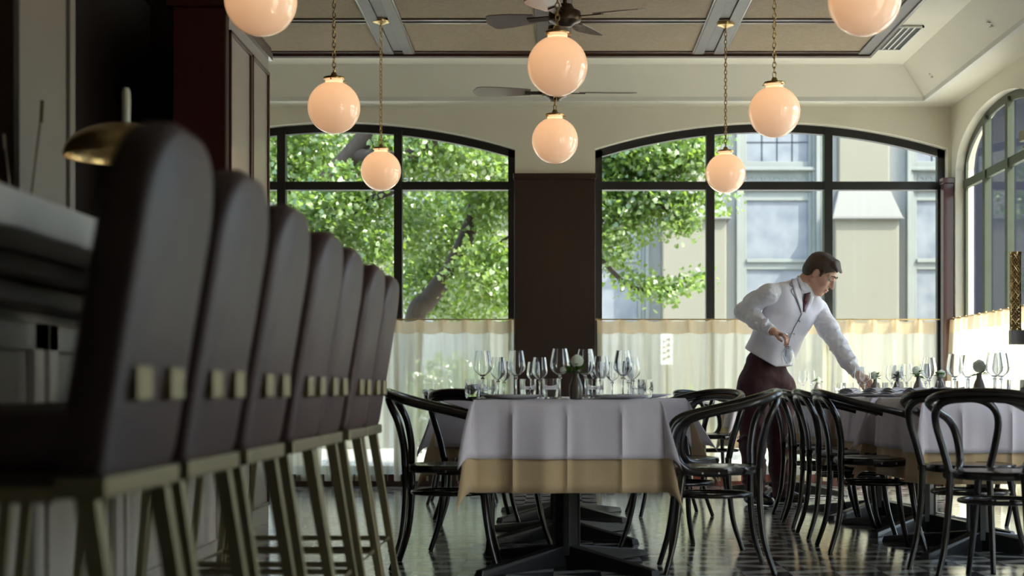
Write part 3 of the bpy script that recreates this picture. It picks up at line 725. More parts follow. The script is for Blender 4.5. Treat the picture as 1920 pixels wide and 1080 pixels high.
for (cx, cy, a, b, nm, db, dw, sd_) in TAB:
    make_table(cx, cy, a, b, 'black iron pedestal table with splayed feet, '+where[nm])
    cloth('undercloth', 'cloth_b', cx, cy, a, b, db, TZ+.003, .001, 'beige long undercloth on the table '+where[nm], 'beige undercloths', th=.34, seed=sd_)
    cloth('tablecloth', 'cloth_w', cx, cy, a+.002, b+.002, dw, TZ+.007, .007, 'white short top cloth on the table '+where[nm], 'white tablecloths', th=.46, seed=sd_)
TT = TZ+.0085
# ------------------------------------------------------------------ tableware
def glass_mesh(h, rb, rt, bowl0, foot=.036):
    outer = [(foot, 0), (foot, .002), (.012, .006), (.0045, .014), (.0038, bowl0*.5), (.0042, bowl0-.012), (.010, bowl0-.002)]
    H = h-bowl0
    bo = [(rb*math.sin(min(PI/2, t*PI/2/.38)) if t < .38 else rb+(rt-rb)*((t-.38)/.62)**1.3, bowl0+H*t) for t in [.02, .06, .12, .2, .29, .38, .5, .62, .74, .87, 1.0]]
    inner = [(max(.001, r-.0016), z+(.003 if i == 0 else .0)) for i, (r, z) in enumerate(bo)][::-1]
    inner[-1] = (.002, bo[0][1]+.006)
    return outer+bo+inner
def proto_single(name, prof, m, n=28):
    mb = MB().lathe(prof, n=n, capb=True, capt=True); return mb.build(name, m, None, True)
def add_things(proto, items, cat, group):
    for i, (x, y_, z, rz, lb) in enumerate(items):
        o = proto if i == 0 else proto.copy()
        if i: COL.objects.link(o)
        o.location = (x, y_, z); o.rotation_euler = (0, 0, rz); tag(o, lb, cat, group)
def PX(x, Y): return (x-CX)/(F/Y)
big = proto_single('wine_glass', glass_mesh(.222, .043, .031, .098), 'glass')
def ordn(i): return ['first', 'second', 'third', 'fourth', 'fifth', 'sixth', 'seventh', 'eighth', 'ninth', 'tenth', 'eleventh', 'twelfth', 'thirteenth', 'fourteenth', 'fifteenth'][i]
G1 = sorted([(1050, 6.78), (1098, 6.86), (968, 7.12), (905, 7.15), (1168, 7.08)])
items = [(PX(x, Y), Y, TT, 0, 'large stemmed wine glass on the front centre table, %s from left' % ordn(i)) for i, (x, Y) in enumerate(G1)]
G2 = sorted([(1865, 7.42), (1790, 7.75), (1815, 7.95), (1742, 8.6), (1877, 7.55)])
items += [(PX(x, Y), Y, TT, 0, 'large stemmed wine glass on the nearest part of the right table row, %s from left' % ordn(i)) for i, (x, Y) in enumerate(G2)]
add_things(big, items, 'wine glass', 'large wine glasses')
sm = proto_single('wine_glass', glass_mesh(.195, .037, .029, .085), 'glass')
G3 = sorted([(934, 7.25), (1012, 7.3), (1128, 7.05), (1186, 7.3)])
items = [(PX(x, Y), Y, TT, 0, 'smaller stemmed wine glass on the front centre table, %s small one from left' % ordn(i)) for i, (x, Y) in enumerate(G3)]
G4 = sorted([(945, 8.3), (1000, 8.45), (1120, 8.3), (1148, 8.5), (1178, 8.2)])
items += [(PX(x, Y), Y, TT, 0, 'small stemmed glass on the second centre table, %s from left in that group' % ordn(i)) for i, (x, Y) in enumerate(G4)]
G5 = sorted([(1505, 12.0), (1521, 12.1), (1612, 10.2), (1622, 10.1), (1683, 9.3), (1700, 9.1), (1735, 9.0), (1672, 9.6)])
items += [(PX(x, Y), Y, TT, 0, 'small stemmed glass at the back of the right tables, %s from left' % ordn(i)) for i, (x, Y) in enumerate(G5)]
add_things(sm, items, 'wine glass', 'small wine glasses')
tm = proto_single('water_tumbler', [(.030, 0), (.033, .004), (.037, .045), (.036, .09), (.0345, .09), (.0352, .045), (.030, .010), (.001, .010)], 'glass')
T1 = sorted([(886, 7.2), (915, 7.32), (990, 6.95), (1032, 6.72), (1116, 6.8), (1196, 7.1), (1210, 7.3)])
items = [(PX(x, Y), Y, TT, 0, 'clear water tumbler on the front centre table, %s tumbler from left' % ordn(i)) for i, (x, Y) in enumerate(T1)]
T2 = sorted([(1590, 10.2), (1575, 10.25), (1665, 9.8), (1655, 9.9), (1700, 8.9), (1770, 8.3), (1826, 7.9), (1878, 7.35), (1908, 7.45), (1802, 8.2)])
items += [(PX(x, Y), Y, TT, 0, 'clear water tumbler on the right table row, %s tumbler from left' % ordn(i)) for i, (x, Y) in enumerate(T2)]
add_things(tm, items, 'tumbler', 'water tumblers')
pt = proto_single('dinner_plate', [(.06, 0), (.07, .002), (.10, .006), (.138, .017), (.140, .020), (.137, .0205), (.10, .010), (.07, .006), (.001, .006)], 'plate', 48)
P1 = [(-.18, 6.76, 'front-left setting of the front centre table'), (.28, 6.78, 'front-right setting of the front centre table'), (-.17, 7.24, 'far-left setting of the front centre table'), (.27, 7.25, 'far-right setting of the front centre table'),
      (-.42, 8.15, 'left end of the second centre table'), (.48, 8.15, 'right end of the second centre table'),
      (1.90, 7.45, 'near left setting of the right front table'), (2.32, 7.40, 'near right setting of the right front table'), (1.90, 7.98, 'second left setting of the right row'), (1.90, 8.55, 'third left setting of the right row'), (1.90, 9.1, 'fourth left setting of the right row'), (1.87, 9.75, 'last left setting of the right row'), (1.62, 11.95, 'small table behind the waiter')]
add_things(pt, [(x, y_, TT, 0, 'pale round dinner plate, '+lb) for x, y_, lb in P1], 'plate', 'dinner plates')
# folded napkins
nv = []; nf = []
mb = MB(); n_ = 12
for k in range(3):
    w_ = .055-.008*k; h0 = k*.012
    vs = []; fs = []
    for i in range(n_+1):
        for j in range(7):
            u = -.095+.19*i/n_; v = -w_+2*w_*j/6
            vs.append((u*(1-.1*k), v, .008+h0+.012*math.cos(v/w_*PI/2)+.004*math.sin(u*60+k)))
    for i in range(n_):
        for j in range(6): fs.append((i*7+j, i*7+j+1, (i+1)*7+j+1, (i+1)*7+j))
    mb.add(vs, fs)
nk = mb.build('folded_napkin', 'napkin', None, True, fix=False)
nk.modifiers.new('s', 'SOLIDIFY').thickness = .003
add_things(nk, [(x, y_, TT+.006, .2*i, 'folded grey linen napkin lying on a plate, '+lb) for i, (x, y_, lb) in enumerate([(1.90, 7.45, 'near left setting, right front table'), (2.32, 7.40, 'near right setting, right front table'), (1.90, 7.98, 'second left setting, right row'), (1.90, 8.55, 'third left setting, right row'), (1.90, 9.1, 'fourth left setting, right row'), (1.87, 9.75, 'last left setting, right row'), (-.42, 8.15, 'left end of second centre table')])], 'napkin', 'folded napkins')
# knives and forks beside plates
ck = MB().box(-.004, .004, -.09, .02, 0, .003).box(-.007, .007, .02, .10, 0, .002).build('dinner_knife', 'steel', None, bevel=.001)
add_things(ck, [(x, y_, TT+.001, r_, 'steel dinner knife '+lb) for x, y_, r_, lb in [(.115, 6.75, .1, 'right of the front-left plate, front centre table'), (.425-.03, 6.95, 0, 'at the right edge of the front centre table'), (1.76, 8.25, 1.5, 'on the near left edge of the right row'), (1.76, 7.3, 1.2, 'at the left corner of the right front table')]], 'knife', 'dinner knives')
# bud vases with flowers
def vase_proto(m):
    r = empty('bud_vase'); tag(r, 'x', 'vase', 'bud vases')
    MB().lathe([(.020, 0), (.027, .004), (.030, .03), (.029, .055), (.022, .078), (.013, .098), (.0115, .118), (.014, .124), (.0115, .124), (.010, .110), (.001, .108)], n=24).build('vase_body', m, r, True)
    return r
def bloom_mesh(mb, c, R_, rg, n=150):
    for i in range(n):
        z = 1-1.75*(i+.5)/n; a = i*2.39996; rr = math.sqrt(max(0, 1-z*z))
        d = Vector((rr*math.cos(a), rr*math.sin(a), z)); t = d.cross(Vector((0, 0, 1))); t = t.normalized() if t.length > .01 else Vector((1, 0, 0)); b = t.cross(d)
        r0 = R_*.82; r1 = R_*(1+.05*math.sin(i*3)); w_ = R_*.17; u = b.normalized()
        p = [c+d*r0-t*w_*.4, c+d*r0+t*w_*.4, c+d*(r1*.9)+t*w_+u*w_*.3, c+d*r1*1.02+u*w_*.9, c+d*(r1*.9)-t*w_+u*w_*.3]
        mb.add(p, [(0, 1, 2, 3, 4)])
def flower(loc, R_, h, label, seed, tilt=(0, 0), extra=0):
    rg = random.Random(seed); r = empty('white_flower', loc); tag(r, label, 'flower', 'white flowers in bud vases')
    top = Vector((tilt[0], tilt[1], h)); s0 = Vector((0, 0, .112))
    MB().tube(cr([s0-Vector((0, 0, .0)), s0.lerp(top, .5)+Vector((0, 0, .004)), top], 4), .0022, 6).build('stem', 'leafd', r, True)
    mb = MB(); bloom_mesh(mb, top, R_, rg)
    mb.ball(top, R_*.88, 16); mb.build('bloom', 'petal', r, fix=False)
    lm = MB()
    for k in range(10+extra):
        a = rg.uniform(0, 2*PI); L = rg.uniform(.025, .045); base = s0.lerp(top, rg.uniform(0, .75)); el = rg.uniform(-.3, .8)
        d = Vector((math.cos(a)*math.cos(el), math.sin(a)*math.cos(el), math.sin(el))); t = d.cross(Vector((0, 0, 1))).normalized(); u = t.cross(d)
        c = base+d*.012
        lm.add([base, c+d*L*.3+t*L*.28+u*.002, c+d*L*.65+t*L*.30, c+d*L-u*.004, c+d*L*.65-t*L*.30, c+d*L*.3-t*L*.28+u*.002], [(0, 1, 2, 3), (0, 3, 4, 5)])
    lm.build('leaves', 'leafd', r, fix=False)
    return r
vp = vase_proto('vase'); vg = vase_proto('vase_grey')
put(vp, False, (PX(1080, 6.62), 6.62, TT), 0, 'dark olive stoneware bud vase on the front centre table', 'bud vases')
flower((PX(1080, 6.62), 6.62, TT), .030, .162, 'white round flower in the dark vase on the front centre table', 1, (.005, 0), 6)
flower((PX(1080, 6.62), 6.62, TT), .016, .125, 'small white bud drooping left from the dark vase on the front centre table', 21, (-.055, .0), 2)
VS = [(1836, 7.5, .034, .155, 'nearest and largest, right front table'), (1762, 8.35, .026, .125, 'with greenery, middle of the right row'), (1722, 8.75, .027, .150, 'tall stem, middle of the right row'),
      (1683, 9.35, .023, .140, 'left of the tall one on the right row'), (1533, 12.0, .027, .120, 'alone behind the waiter reach, on the small far table')]
for i, (px, Y, R_, h, lb) in enumerate(VS):
    put(vg, i > 0, (PX(px, Y), Y, TT), 0, 'small grey stoneware bud vase, '+lb, 'bud vases')
    flower((PX(px, Y), Y, TT), R_, h, 'white pompom flower in grey vase, '+lb, 40+i, (.012*math.sin(i*2.3), 0), 2)
hv = W(1641, 728, 10.27)
o = copy_tree(vg); o.location = (hv.x, hv.y, TT); tag(o, 'small grey bud vase being set down by the waiter hand', 'vase', 'bud vases')
flower((hv.x, hv.y, TT), .030, .138, 'white pompom flower in the vase held by the waiter', 77, (-.006, 0), 4)
# pedestal stand with shallow glass dish at lower right
ps = empty('pedestal_stand', (1.965, 6.05, 0)); tag(ps, 'dark slim pedestal stand at the lower right edge of the photo', 'stand')
MB().lathe([(0, .535), (.09, .535), (.098, .542), (.098, .552), (0, .552)], n=30).build('stand_top', 'chair', ps, True)
MB().lathe([(.022, .03), (.022, .535)], n=16).build('column', 'chair', ps, True)
for k in range(3):
    a = PI+2*PI*k/3; MB().tube(cr([(0, 0, .07), (.07*math.cos(a), .07*math.sin(a), .05), (.16*math.cos(a), .16*math.sin(a), .012)], 4), [.018, .010], 8).build('foot', 'iron', ps, True)
dsh = MB().lathe([(.085, 0), (.098, .004), (.115, .055), (.112, .055), (.095, .008), (.001, .008)], n=36).build('glass_dish', 'glass', None, True)
dsh.location = (1.965, 6.05, .5525); tag(dsh, 'shallow clear glass dish on the dark stand at the right edge', 'dish')
#WAITER
# ------------------------------------------------------------------ the waiter: smooth-union distance field turned into meshes
class SDF:
    def __init__(s, lo, hi, h):
        s.lo = np.array(lo, np.float32); s.h = h; s.n = np.ceil((np.array(hi)-s.lo)/h).astype(int)+1
        s.g = np.full(tuple(s.n), .5, np.float32)
    def _sub(s, lo, hi):
        a = np.clip(np.floor((np.array(lo)-s.lo)/s.h).astype(int), 0, s.n); b = np.clip(np.ceil((np.array(hi)-s.lo)/s.h).astype(int)+1, 0, s.n)
        if np.any(b <= a): return None, None
        ax = [s.lo[i]+s.h*np.arange(a[i], b[i], dtype=np.float32) for i in range(3)]
        return tuple(slice(a[i], b[i]) for i in range(3)), np.meshgrid(*ax, indexing='ij')
    def put(s, fn, lo, hi, k, sub=False):
        sl, X = s._sub(np.array(lo)-k-3*s.h, np.array(hi)+k+3*s.h)
        if sl is None: return
        d = fn(*X); g = s.g[sl]
        if sub:
            hh = np.clip(.5-.5*(g+d)/k, 0, 1); s.g[sl] = g*(1-hh)+(-d)*hh+k*hh*(1-hh)
        else:
            hh = np.clip(.5+.5*(g-d)/k, 0, 1); s.g[sl] = g*(1-hh)+d*hh-k*hh*(1-hh)
    def cone(s, a, b, ra, rb, k=.015, sub=False):
        a = np.array(a, np.float32); b = np.array(b, np.float32); ba = b-a; L2 = float(ba@ba)+1e-12
        def f(x, y, z):
            t = np.clip(((x-a[0])*ba[0]+(y-a[1])*ba[1]+(z-a[2])*ba[2])/L2, 0, 1)
            return np.sqrt((x-a[0]-t*ba[0])**2+(y-a[1]-t*ba[1])**2+(z-a[2]-t*ba[2])**2)-(ra+(rb-ra)*t)
        R = max(ra, rb); s.put(f, np.minimum(a, b)-R, np.maximum(a, b)+R, k, sub)
    def chain(s, pts, rad, k=.015):
        for i in range(len(pts)-1): s.cone(pts[i], pts[i+1], rad[i], rad[i+1], k)
    def ell(s, c, r, Rm=None, k=.015, sub=False):
        c = np.array(c, np.float32); r = np.array(r, np.float32); Rm = np.eye(3, dtype=np.float32) if Rm is None else np.array(Rm, np.float32)
        def f(x, y, z):
            q = [(x-c[0])*Rm[0, i]+(y-c[1])*Rm[1, i]+(z-c[2])*Rm[2, i] for i in range(3)]
            k0 = np.sqrt(sum((q[i]/r[i])**2 for i in range(3))); k1 = np.sqrt(sum((q[i]/r[i]**2)**2 for i in range(3)))+1e-9
            return k0*(k0-1)/k1
        R = float(r.max()); s.put(f, c-R, c+R, k, sub)
    def plane(s, p, n, lo, hi, k=.004):        # remove the half space beyond the plane
        p = np.array(p); n = np.array(n)/np.linalg.norm(n)
        s.put(lambda x, y, z: -((x-p[0])*n[0]+(y-p[1])*n[1]+(z-p[2])*n[2]), lo, hi, k, True)
    def mesh(s, name, m, parent, wr=None):
        g = s.g; ins = g < 0
        if wr is not None:
            pass
        cs = [ins[dx:ins.shape[0]-1+dx, dy:ins.shape[1]-1+dy, dz:ins.shape[2]-1+dz] for dx in (0, 1) for dy in (0, 1) for dz in (0, 1)]
        cnt = sum(c.astype(np.int8) for c in cs); act = (cnt > 0) & (cnt < 8)
        idx = np.argwhere(act); vid = np.full(act.shape, -1, np.int64); vid[act] = np.arange(len(idx))
        acc = np.zeros((len(idx), 3)); num = np.zeros(len(idx))
        corners = [(0, 0, 0), (1, 0, 0), (0, 1, 0), (1, 1, 0), (0, 0, 1), (1, 0, 1), (0, 1, 1), (1, 1, 1)]
        vals = {c: g[idx[:, 0]+c[0], idx[:, 1]+c[1], idx[:, 2]+c[2]] for c in corners}
        for c in corners:
            for ax in range(3):
                if c[ax]: continue
                d = list(c); d[ax] = 1; d = tuple(d); A, B = vals[c], vals[d]
                mk = (A < 0) != (B < 0); t = np.where(mk, A/(np.where(np.abs(A-B) < 1e-9, 1, A-B)), 0)
                p = np.array(c, float)[None]+np.eye(3)[ax][None]*t[:, None]; acc += p*mk[:, None]; num += mk
        V = s.lo+(idx+acc/num[:, None])*s.h
        faces = []
        for ax in range(3):
            o1, o2 = [(1, 2), (2, 0), (0, 1)][ax]
            a = [slice(1, -1)]*3; a[ax] = slice(0, -1)
            sh = list(ins.shape); A = ins; 
            e = np.zeros(ins.shape, bool); sl0 = [slice(None)]*3; sl1 = [slice(None)]*3; sl0[ax] = slice(0, -1); sl1[ax] = slice(1, None)
            df = ins[tuple(sl0)] != ins[tuple(sl1)]
            P = np.argwhere(df); P = P[(P[:, o1] > 0) & (P[:, o2] > 0) & (P[:, o1] < ins.shape[o1]-1) & (P[:, o2] < ins.shape[o2]-1)]
            inside = ins[P[:, 0], P[:, 1], P[:, 2]]
            def vv(d1, d2):
                Q = P.copy(); Q[:, o1] -= d1; Q[:, o2] -= d2; return vid[Q[:, 0], Q[:, 1], Q[:, 2]]
            q = np.stack([vv(0, 0), vv(1, 0), vv(1, 1), vv(0, 1)], 1)
            q[~inside] = q[~inside][:, ::-1]; faces.append(q)
        Fq = np.concatenate(faces); Fq = Fq[(Fq >= 0).all(1)]
        off = np.array(parent.location) if parent else 0
        me = bpy.data.meshes.new(name); V = V-off
        me.vertices.add(len(V)); me.vertices.foreach_set('co', V.astype(np.float32).ravel())
        me.loops.add(len(Fq)*4); me.loops.foreach_set('vertex_index', Fq.astype(np.int32).ravel())
        me.polygons.add(len(Fq)); me.polygons.foreach_set('loop_start', np.arange(len(Fq), dtype=np.int32)*4); me.polygons.foreach_set('loop_total', np.full(len(Fq), 4, dtype=np.int32))
        me.update(calc_edges=True); me.validate(); me.shade_smooth(); me.materials.append(M[m])
        ob = bpy.data.objects.new(name, me); COL.objects.link(ob); ob.parent = parent
        sm_ = ob.modifiers.new('smooth', 'SMOOTH'); sm_.factor = .5; sm_.iterations = 2
        return ob
WY = 10.72
hip = W(1438, 705, WY)
wt = empty('waiter', (1.50, WY, 0)); wt.name = 'person'
tag(wt, 'person in white shirt, pale vest and dark red tie leaning to set the table', 'person')
nv3 = lambda v: np.array(v, float)/np.linalg.norm(v)
lt = nv3((.88, .47, -.32)); fwd = nv3((.47, -.88, 0)); 
neck = np.array(W(1500, 541, 10.70)); waist = np.array(W(1443, 672, WY)); pel = np.array(W(1438, 712, WY))
chest = np.array(W(1480, 590, 10.68)); belly = np.array(W(1456, 640, 10.70))
SR = np.array(W(1442, 552, 10.56)); SL = np.array(W(1532, 582, 10.80))
ER = np.array(W(1394, 584, 10.70)); WR = np.array(W(1448, 621, 10.42))
EL = np.array(W(1574, 650, 10.62)); WL = np.array(W(1607, 702, 10.36))
HC = np.array(W(1538, 514, 10.68)); hs = 1.10
f_ = nv3((.72, -.36, -.60)); l_ = nv3(np.cross((0, 0, 1), f_)); u_ = np.cross(f_, l_); HR = np.stack([f_, l_, u_], 1)
H = lambda x, y, z: HC+hs*(HR @ np.array((x, y, z)))
kneeR = np.array(W(1411, 832, 10.66)); ankR = np.array(W(1416, 926, 10.74)); kneeL = np.array(W(1461, 832, 10.80)); ankL = np.array(W(1466, 926, 10.90))
hipR = np.array(W(1413, 728, 10.66)); hipL = np.array(W(1462, 728, 10.80))
def hand(S, wrist, dirv, palmn, side, curls, gap=.0, thumb=None, L=1.0, spread=1.0):
    # dirv: fingers' direction; palmn: palm normal (palm faces this way); side: vector towards the thumb
    d = nv3(dirv); n = nv3(np.array(palmn)-d*np.dot(palmn, d)); t = nv3(side-d*np.dot(side, d)-n*np.dot(side, n))
    w0 = np.array(wrist); kn = w0+d*.085*L
    S.chain([w0-d*.03, w0], [.027, .026], .01)
    for q in (-.024, -.008, .008, .024): S.cone(w0+d*.015+t*q*.7, kn+t*q*1.15-d*abs(q)*.25, .0155, .0125, .008)
    tips = []
    for i, q in enumerate((.029, .010, -.010, -.028)):
        ln = (.080, .090, .084, .066)[i]*L; a = 0; p = kn+t*q*spread; dd = d.copy(); c = curls[i] if isinstance(curls, (list, tuple)) else curls
        pts = [p-d*.012, p]
        for seg, fr in enumerate((.45, .32, .23)):
            a += c*(.9 if seg == 0 else 1.1); v = d*math.cos(a)+n*math.sin(a)+t*q*.9*(spread); v = nv3(v); p = p+v*ln*fr; pts.append(p)
        S.chain(pts, [.0095, .0098, .0088, .0080, .0068], .004); tips.append(p)
    th = thumb if thumb is not None else [w0+d*.02+t*.022, w0+d*.045+t*.044+n*.012, w0+d*.075+t*.045+n*.030, w0+d*.098+t*.034+n*.040]
    S.chain(th, [.016, .0125, .0105, .0085], .006)
    return kn, tips
# body: head, neck, arms, hands, torso, legs as one continuous skin
S = SDF((1.05, 10.1, -.02), (2.42, 11.15, 1.80), .0052)
S.ell(H(-.012, 0, .032), (.100*hs, .076*hs, .088*hs), HR, .01)
S.ell(H(.025, 0, -.035), (.070*hs, .060*hs, .075*hs), HR, .03)
S.ell(H(.048, 0, -.080), (.040*hs, .040*hs, .032*hs), HR, .025)
S.ell(H(.072, 0, -.098), (.020*hs, .022*hs, .018*hs), HR, .015)
for q in (-1, 1):
    S.cone(H(-.01, .055*q, -.05), H(.055, .026*q, -.096), .018*hs, .016*hs, .02)
    S.ell(H(.060, .040*q, -.022), (.030*hs, .024*hs, .026*hs), HR, .02)
    S.cone(H(.082, .012*q, .034), H(.066, .048*q, .032), .012*hs, .010*hs, .012)
S.cone(H(.088, 0, .022), H(.113, 0, -.024), .009*hs, .013*hs, .012)
for q in (-1, 1):
    S.ell(H(.098, .012*q, -.028), (.012*hs, .008*hs, .008*hs), HR, .006)
    S.ell(H(.094, .031*q, .012), (.016*hs, .017*hs, .012*hs), HR, .010, sub=True)
    S.ell(H(-.006, .077*q, -.004), (.019*hs, .008*hs, .032*hs), HR, .006)
    S.ell(H(.000, .085*q, -.002), (.009*hs, .005*hs, .018*hs), HR, .004, sub=True)
S.ell(H(.097, 0, -.056), (.009*hs, .022*hs, .0055*hs), HR, .006)
S.ell(H(.093, 0, -.069), (.010*hs, .019*hs, .007*hs), HR, .006)
S.chain([H(-.035, 0, -.02), H(-.045, 0, -.085), neck-lt*.01], [.056*hs, .055, .062], .03)
S.chain([neck, chest, belly, waist, pel], [.055, .095, .085, .08, .08], .04)
S.chain([neck-np.array((0, 0, .02)), SR], [.045, .042], .03); S.chain([neck-np.array((0, 0, .02)), SL], [.045, .042], .03)
S.chain([SR, ER, WR], [.050, .038, .027], .02); S.chain([SL, EL, WL], [.050, .038, .027], .02)
S.chain([hipR, kneeR, ankR], [.065, .05, .038], .03); S.chain([hipL, kneeL, ankL], [.065, .05, .038], .03)
dR = W(1484, 634, 10.32)-Vector(WR); 
knR, tipR = hand(S, WR+nv3(dR)*.02, dR, (.1, -.25, -.95), np.array((.25, -.95, .2)), [.55, .6, .65, .75], thumb=None)
vz = hv.copy(); vz.z = TT+.055
dL = np.array(vz)+np.array((-.045, -.012, .005))-WL; dL = nv3(dL)
knL, tipL = hand(S, WL+dL*.015, dL, nv3((.35, .75, -.55)), np.array((.1, -.35, .9)), [.42, .45, .5, .55], L=.95)
body = S.mesh('body', 'skin', wt)
# eyes, brows, lips
for q in (-1, 1):
    c = H(.080, .031*q, .010); ey_ = MB().ball(c-np.array(wt.location), .0125*hs, 14).build('eye', 'eye', wt, True)
    gz = nv3(f_*.9-u_*.35); MB().ball(Vector(c+gz*.0095*hs)-wt.location, .0058*hs, 10).build('iris', 'iris', ey_, True)
    MB().tube([Vector(H(.099, .012*q, .036))-wt.location, Vector(H(.0965, .026*q, .043))-wt.location, Vector(H(.080, .050*q, .036))-wt.location], [.004, .005, .002], 6).build('eyebrow', 'hair', wt, True)
    MB().tube([Vector(H(.0945, .018*q, .017))-wt.location, Vector(H(.0965, .031*q, .0195))-wt.location, Vector(H(.084, .045*q, .012))-wt.location], [.0028, .0045, .0028], 6).build('eyelid', 'skin', wt, True)
mb = MB()
mb.tube([Vector(H(.0975, .021*t, -.0600-.001*abs(t)))-wt.location+Vector((0, 0, 0)) if abs(t) < .6 else Vector(H(.091, .021*t, -.0625))-wt.location for t in (-1, -.5, 0, .5, 1)], [.0015, .004, .0045, .004, .0015], 6)
mb.tube([Vector(H(.0965, .018*t, -.068))-wt.location if abs(t) < .6 else Vector(H(.090, .018*t, -.066))-wt.location for t in (-1, -.5, 0, .5, 1)], [.0015, .0045, .005, .0045, .0015], 6)
mb.build('lips', 'lip', wt, True)
# hair
S = SDF(HC-.21, HC+.21, .0042)
S.ell(H(-.020, 0, .047), (.104*hs, .083*hs, .087*hs), HR, .01)
S.ell(H(-.055, 0, .000), (.068*hs, .076*hs, .075*hs), HR, .02)
for i, q in enumerate((-.045, -.028, -.010, .010, .028, .045)): S.chain([H(-.03, q, .118-abs(q)*.4), H(.045, q, .120-abs(q)*.35), H(.090, q*.9, .092-abs(q)*.25)], [.018*hs, .017*hs, .009*hs], .012)
for q in (-1, 1): S.cone(H(.030, .076*q, .03), H(.026, .076*q, -.012), .010*hs, .006*hs, .01)
S.ell(H(.105, 0, -.005), (.075*hs, .12*hs, .075*hs), HR, .006, sub=True)
for q in (-1, 1): S.ell(H(.008, .095*q, -.040), (.038*hs, .035*hs, .052*hs), HR, .006, sub=True)
S.ell(H(-.02, 0, -.115), (.11*hs, .1*hs, .065*hs), HR, .006, sub=True)
S.mesh('hair', 'hair', wt)
# shirt with sleeves
rs = np.random.default_rng(4)
def bulge(S, a, b, r, n, amp):
    for i in range(n):
        t = rs.uniform(.05, .95); c = a+(b-a)*t; ax = nv3(b-a); o = nv3(np.cross(ax, rs.normal(size=3))); o2 = np.cross(ax, o)
        p = c+o*(r-amp*.9); S.cone(p-o2*r*.5-ax*.02, p+o2*r*.5+ax*.02, amp*1.8, amp*1.4, .012)
S = SDF((1.10, 10.15, .9), (2.30, 11.15, 1.68), .0062)
S.chain([chest+lt*.01, belly, waist], [.115, .10, .10], .05)
S.chain([neck-np.array((0, 0, .02)), SR], [.072, .070], .05); S.chain([neck-np.array((0, 0, .02)), SL], [.072, .068], .05)
wr1 = WR-nv3(WR-ER)*.035; wl1 = WL-nv3(WL-EL)*.03
S.chain([SR, (SR+ER)/2+np.array((-.012, 0, .008)), ER], [.066, .064, .056], .035); S.chain([ER, (ER+wr1)/2, wr1], [.058, .056, .040], .03)
S.chain([SL, (SL+EL)/2, EL], [.074, .068, .058], .035); S.chain([EL, (EL+wl1)/2+np.array((0, 0, -.008)), wl1], [.059, .056, .041], .03)
bulge(S, (SR+ER)/2, ER, .062, 6, .005); bulge(S, ER, wr1, .052, 9, .005); bulge(S, (SL+EL)/2, EL, .062, 6, .005); bulge(S, EL, wl1, .053, 12, .005)
shirt = S.mesh('shirt', 'shirt', wt)
def crumple(o, st, sc):
    t = bpy.data.textures.new('folds', 'CLOUDS'); t.noise_scale = sc; t.noise_depth = 1
    d = o.modifiers.new('folds', 'DISPLACE'); d.texture = t; d.strength = st; d.mid_level = .5; d.texture_coords = 'LOCAL'
crumple(shirt, .010, .045)
for nm, wv, dv in (('cuff', WR, nv3(WR-ER)), ('cuff', WL, nv3(WL-EL))):
    a = Vector(wv-dv*.06)-wt.location; d = Vector(dv)
    MB().tube([a, a+d*.004, a+d*.055, a+d*.060, a+d*.058], [.036, .040, .039, .037, .032], 20).build(nm, 'shirt', shirt, True)
# vest
S = SDF((1.15, 10.2, .9), (2.15, 11.15, 1.62), .0056)
tor = lambda S, e: (S.chain([chest-lt*.055, belly-lt*.052, waist-lt*.055], [.122+e, .118+e, .122+e], .05), S.chain([chest+lt*.055, belly+lt*.050, waist+lt*.048], [.118+e, .110+e, .112+e], .05))
tor(S, .004)
S.chain([neck-lt*.055-np.array((0, 0, .02)), SR*.62+neck*.38-np.array((0, 0, .03)), chest-lt*.09], [.066, .084, .10], .05)
S.chain([neck+lt*.055-np.array((0, 0, .02)), SL*.62+neck*.38-np.array((0, 0, .03)), chest+lt*.07], [.066, .080, .10], .05)
# hem points
hemc = np.array(W(1440, 690, WY))
S.chain([waist-lt*.06, waist-lt*.06-np.array((0.0, 0, .09))], [.128, .136], .04); S.chain([waist+lt*.05, waist+lt*.05-np.array((0, 0, .10))], [.116, .124], .04)
axis = nv3(neck-waist)
S.plane(np.array(W(1450, 685, WY-.1)), nv3((-.50, .12, -.86)), (1.1, 10.1, .8), (2.2, 11.2, 1.25), .004); S.plane(np.array(W(1487, 684, WY-.1)), nv3((.12, -.05, -1)), (1.1, 10.1, .8), (2.2, 11.2, 1.06), .004)
S.cone(neck+fwd*.05+axis*.05, neck+fwd*.10-axis*.03, .062, .058, .01, sub=True)
S.cone(neck+fwd*.125-axis*.02+lt*.01, np.array(W(1503, 588, 10.545)), .050, .012, .006, sub=True)
vest = S.mesh('vest', 'vest', wt)
# trousers
S = SDF((1.15, 10.35, .04), (1.95, 11.15, 1.16), .0066)
S.chain([pel-lt*.055+np.array((0, 0, .09)), pel-lt*.065], [.106, .128], .05); S.chain([pel+lt*.05+np.array((0, 0, .07)), pel+lt*.055], [.104, .118], .05)
S.chain([hipR, kneeR, (kneeR+ankR)/2, ankR+np.array((0, 0, -.02))], [.118, .082, .074, .066], .05); S.chain([hipL, kneeL, (kneeL+ankL)/2, ankL+np.array((0, 0, -.02))], [.114, .080, .074, .066], .04)
bulge(S, kneeR, ankR, .076, 8, .006); bulge(S, kneeL, ankL, .075, 8, .006); bulge(S, hipR, kneeR, .10, 6, .006)
crumple(S.mesh('trousers', 'trouser', wt), .016, .08)
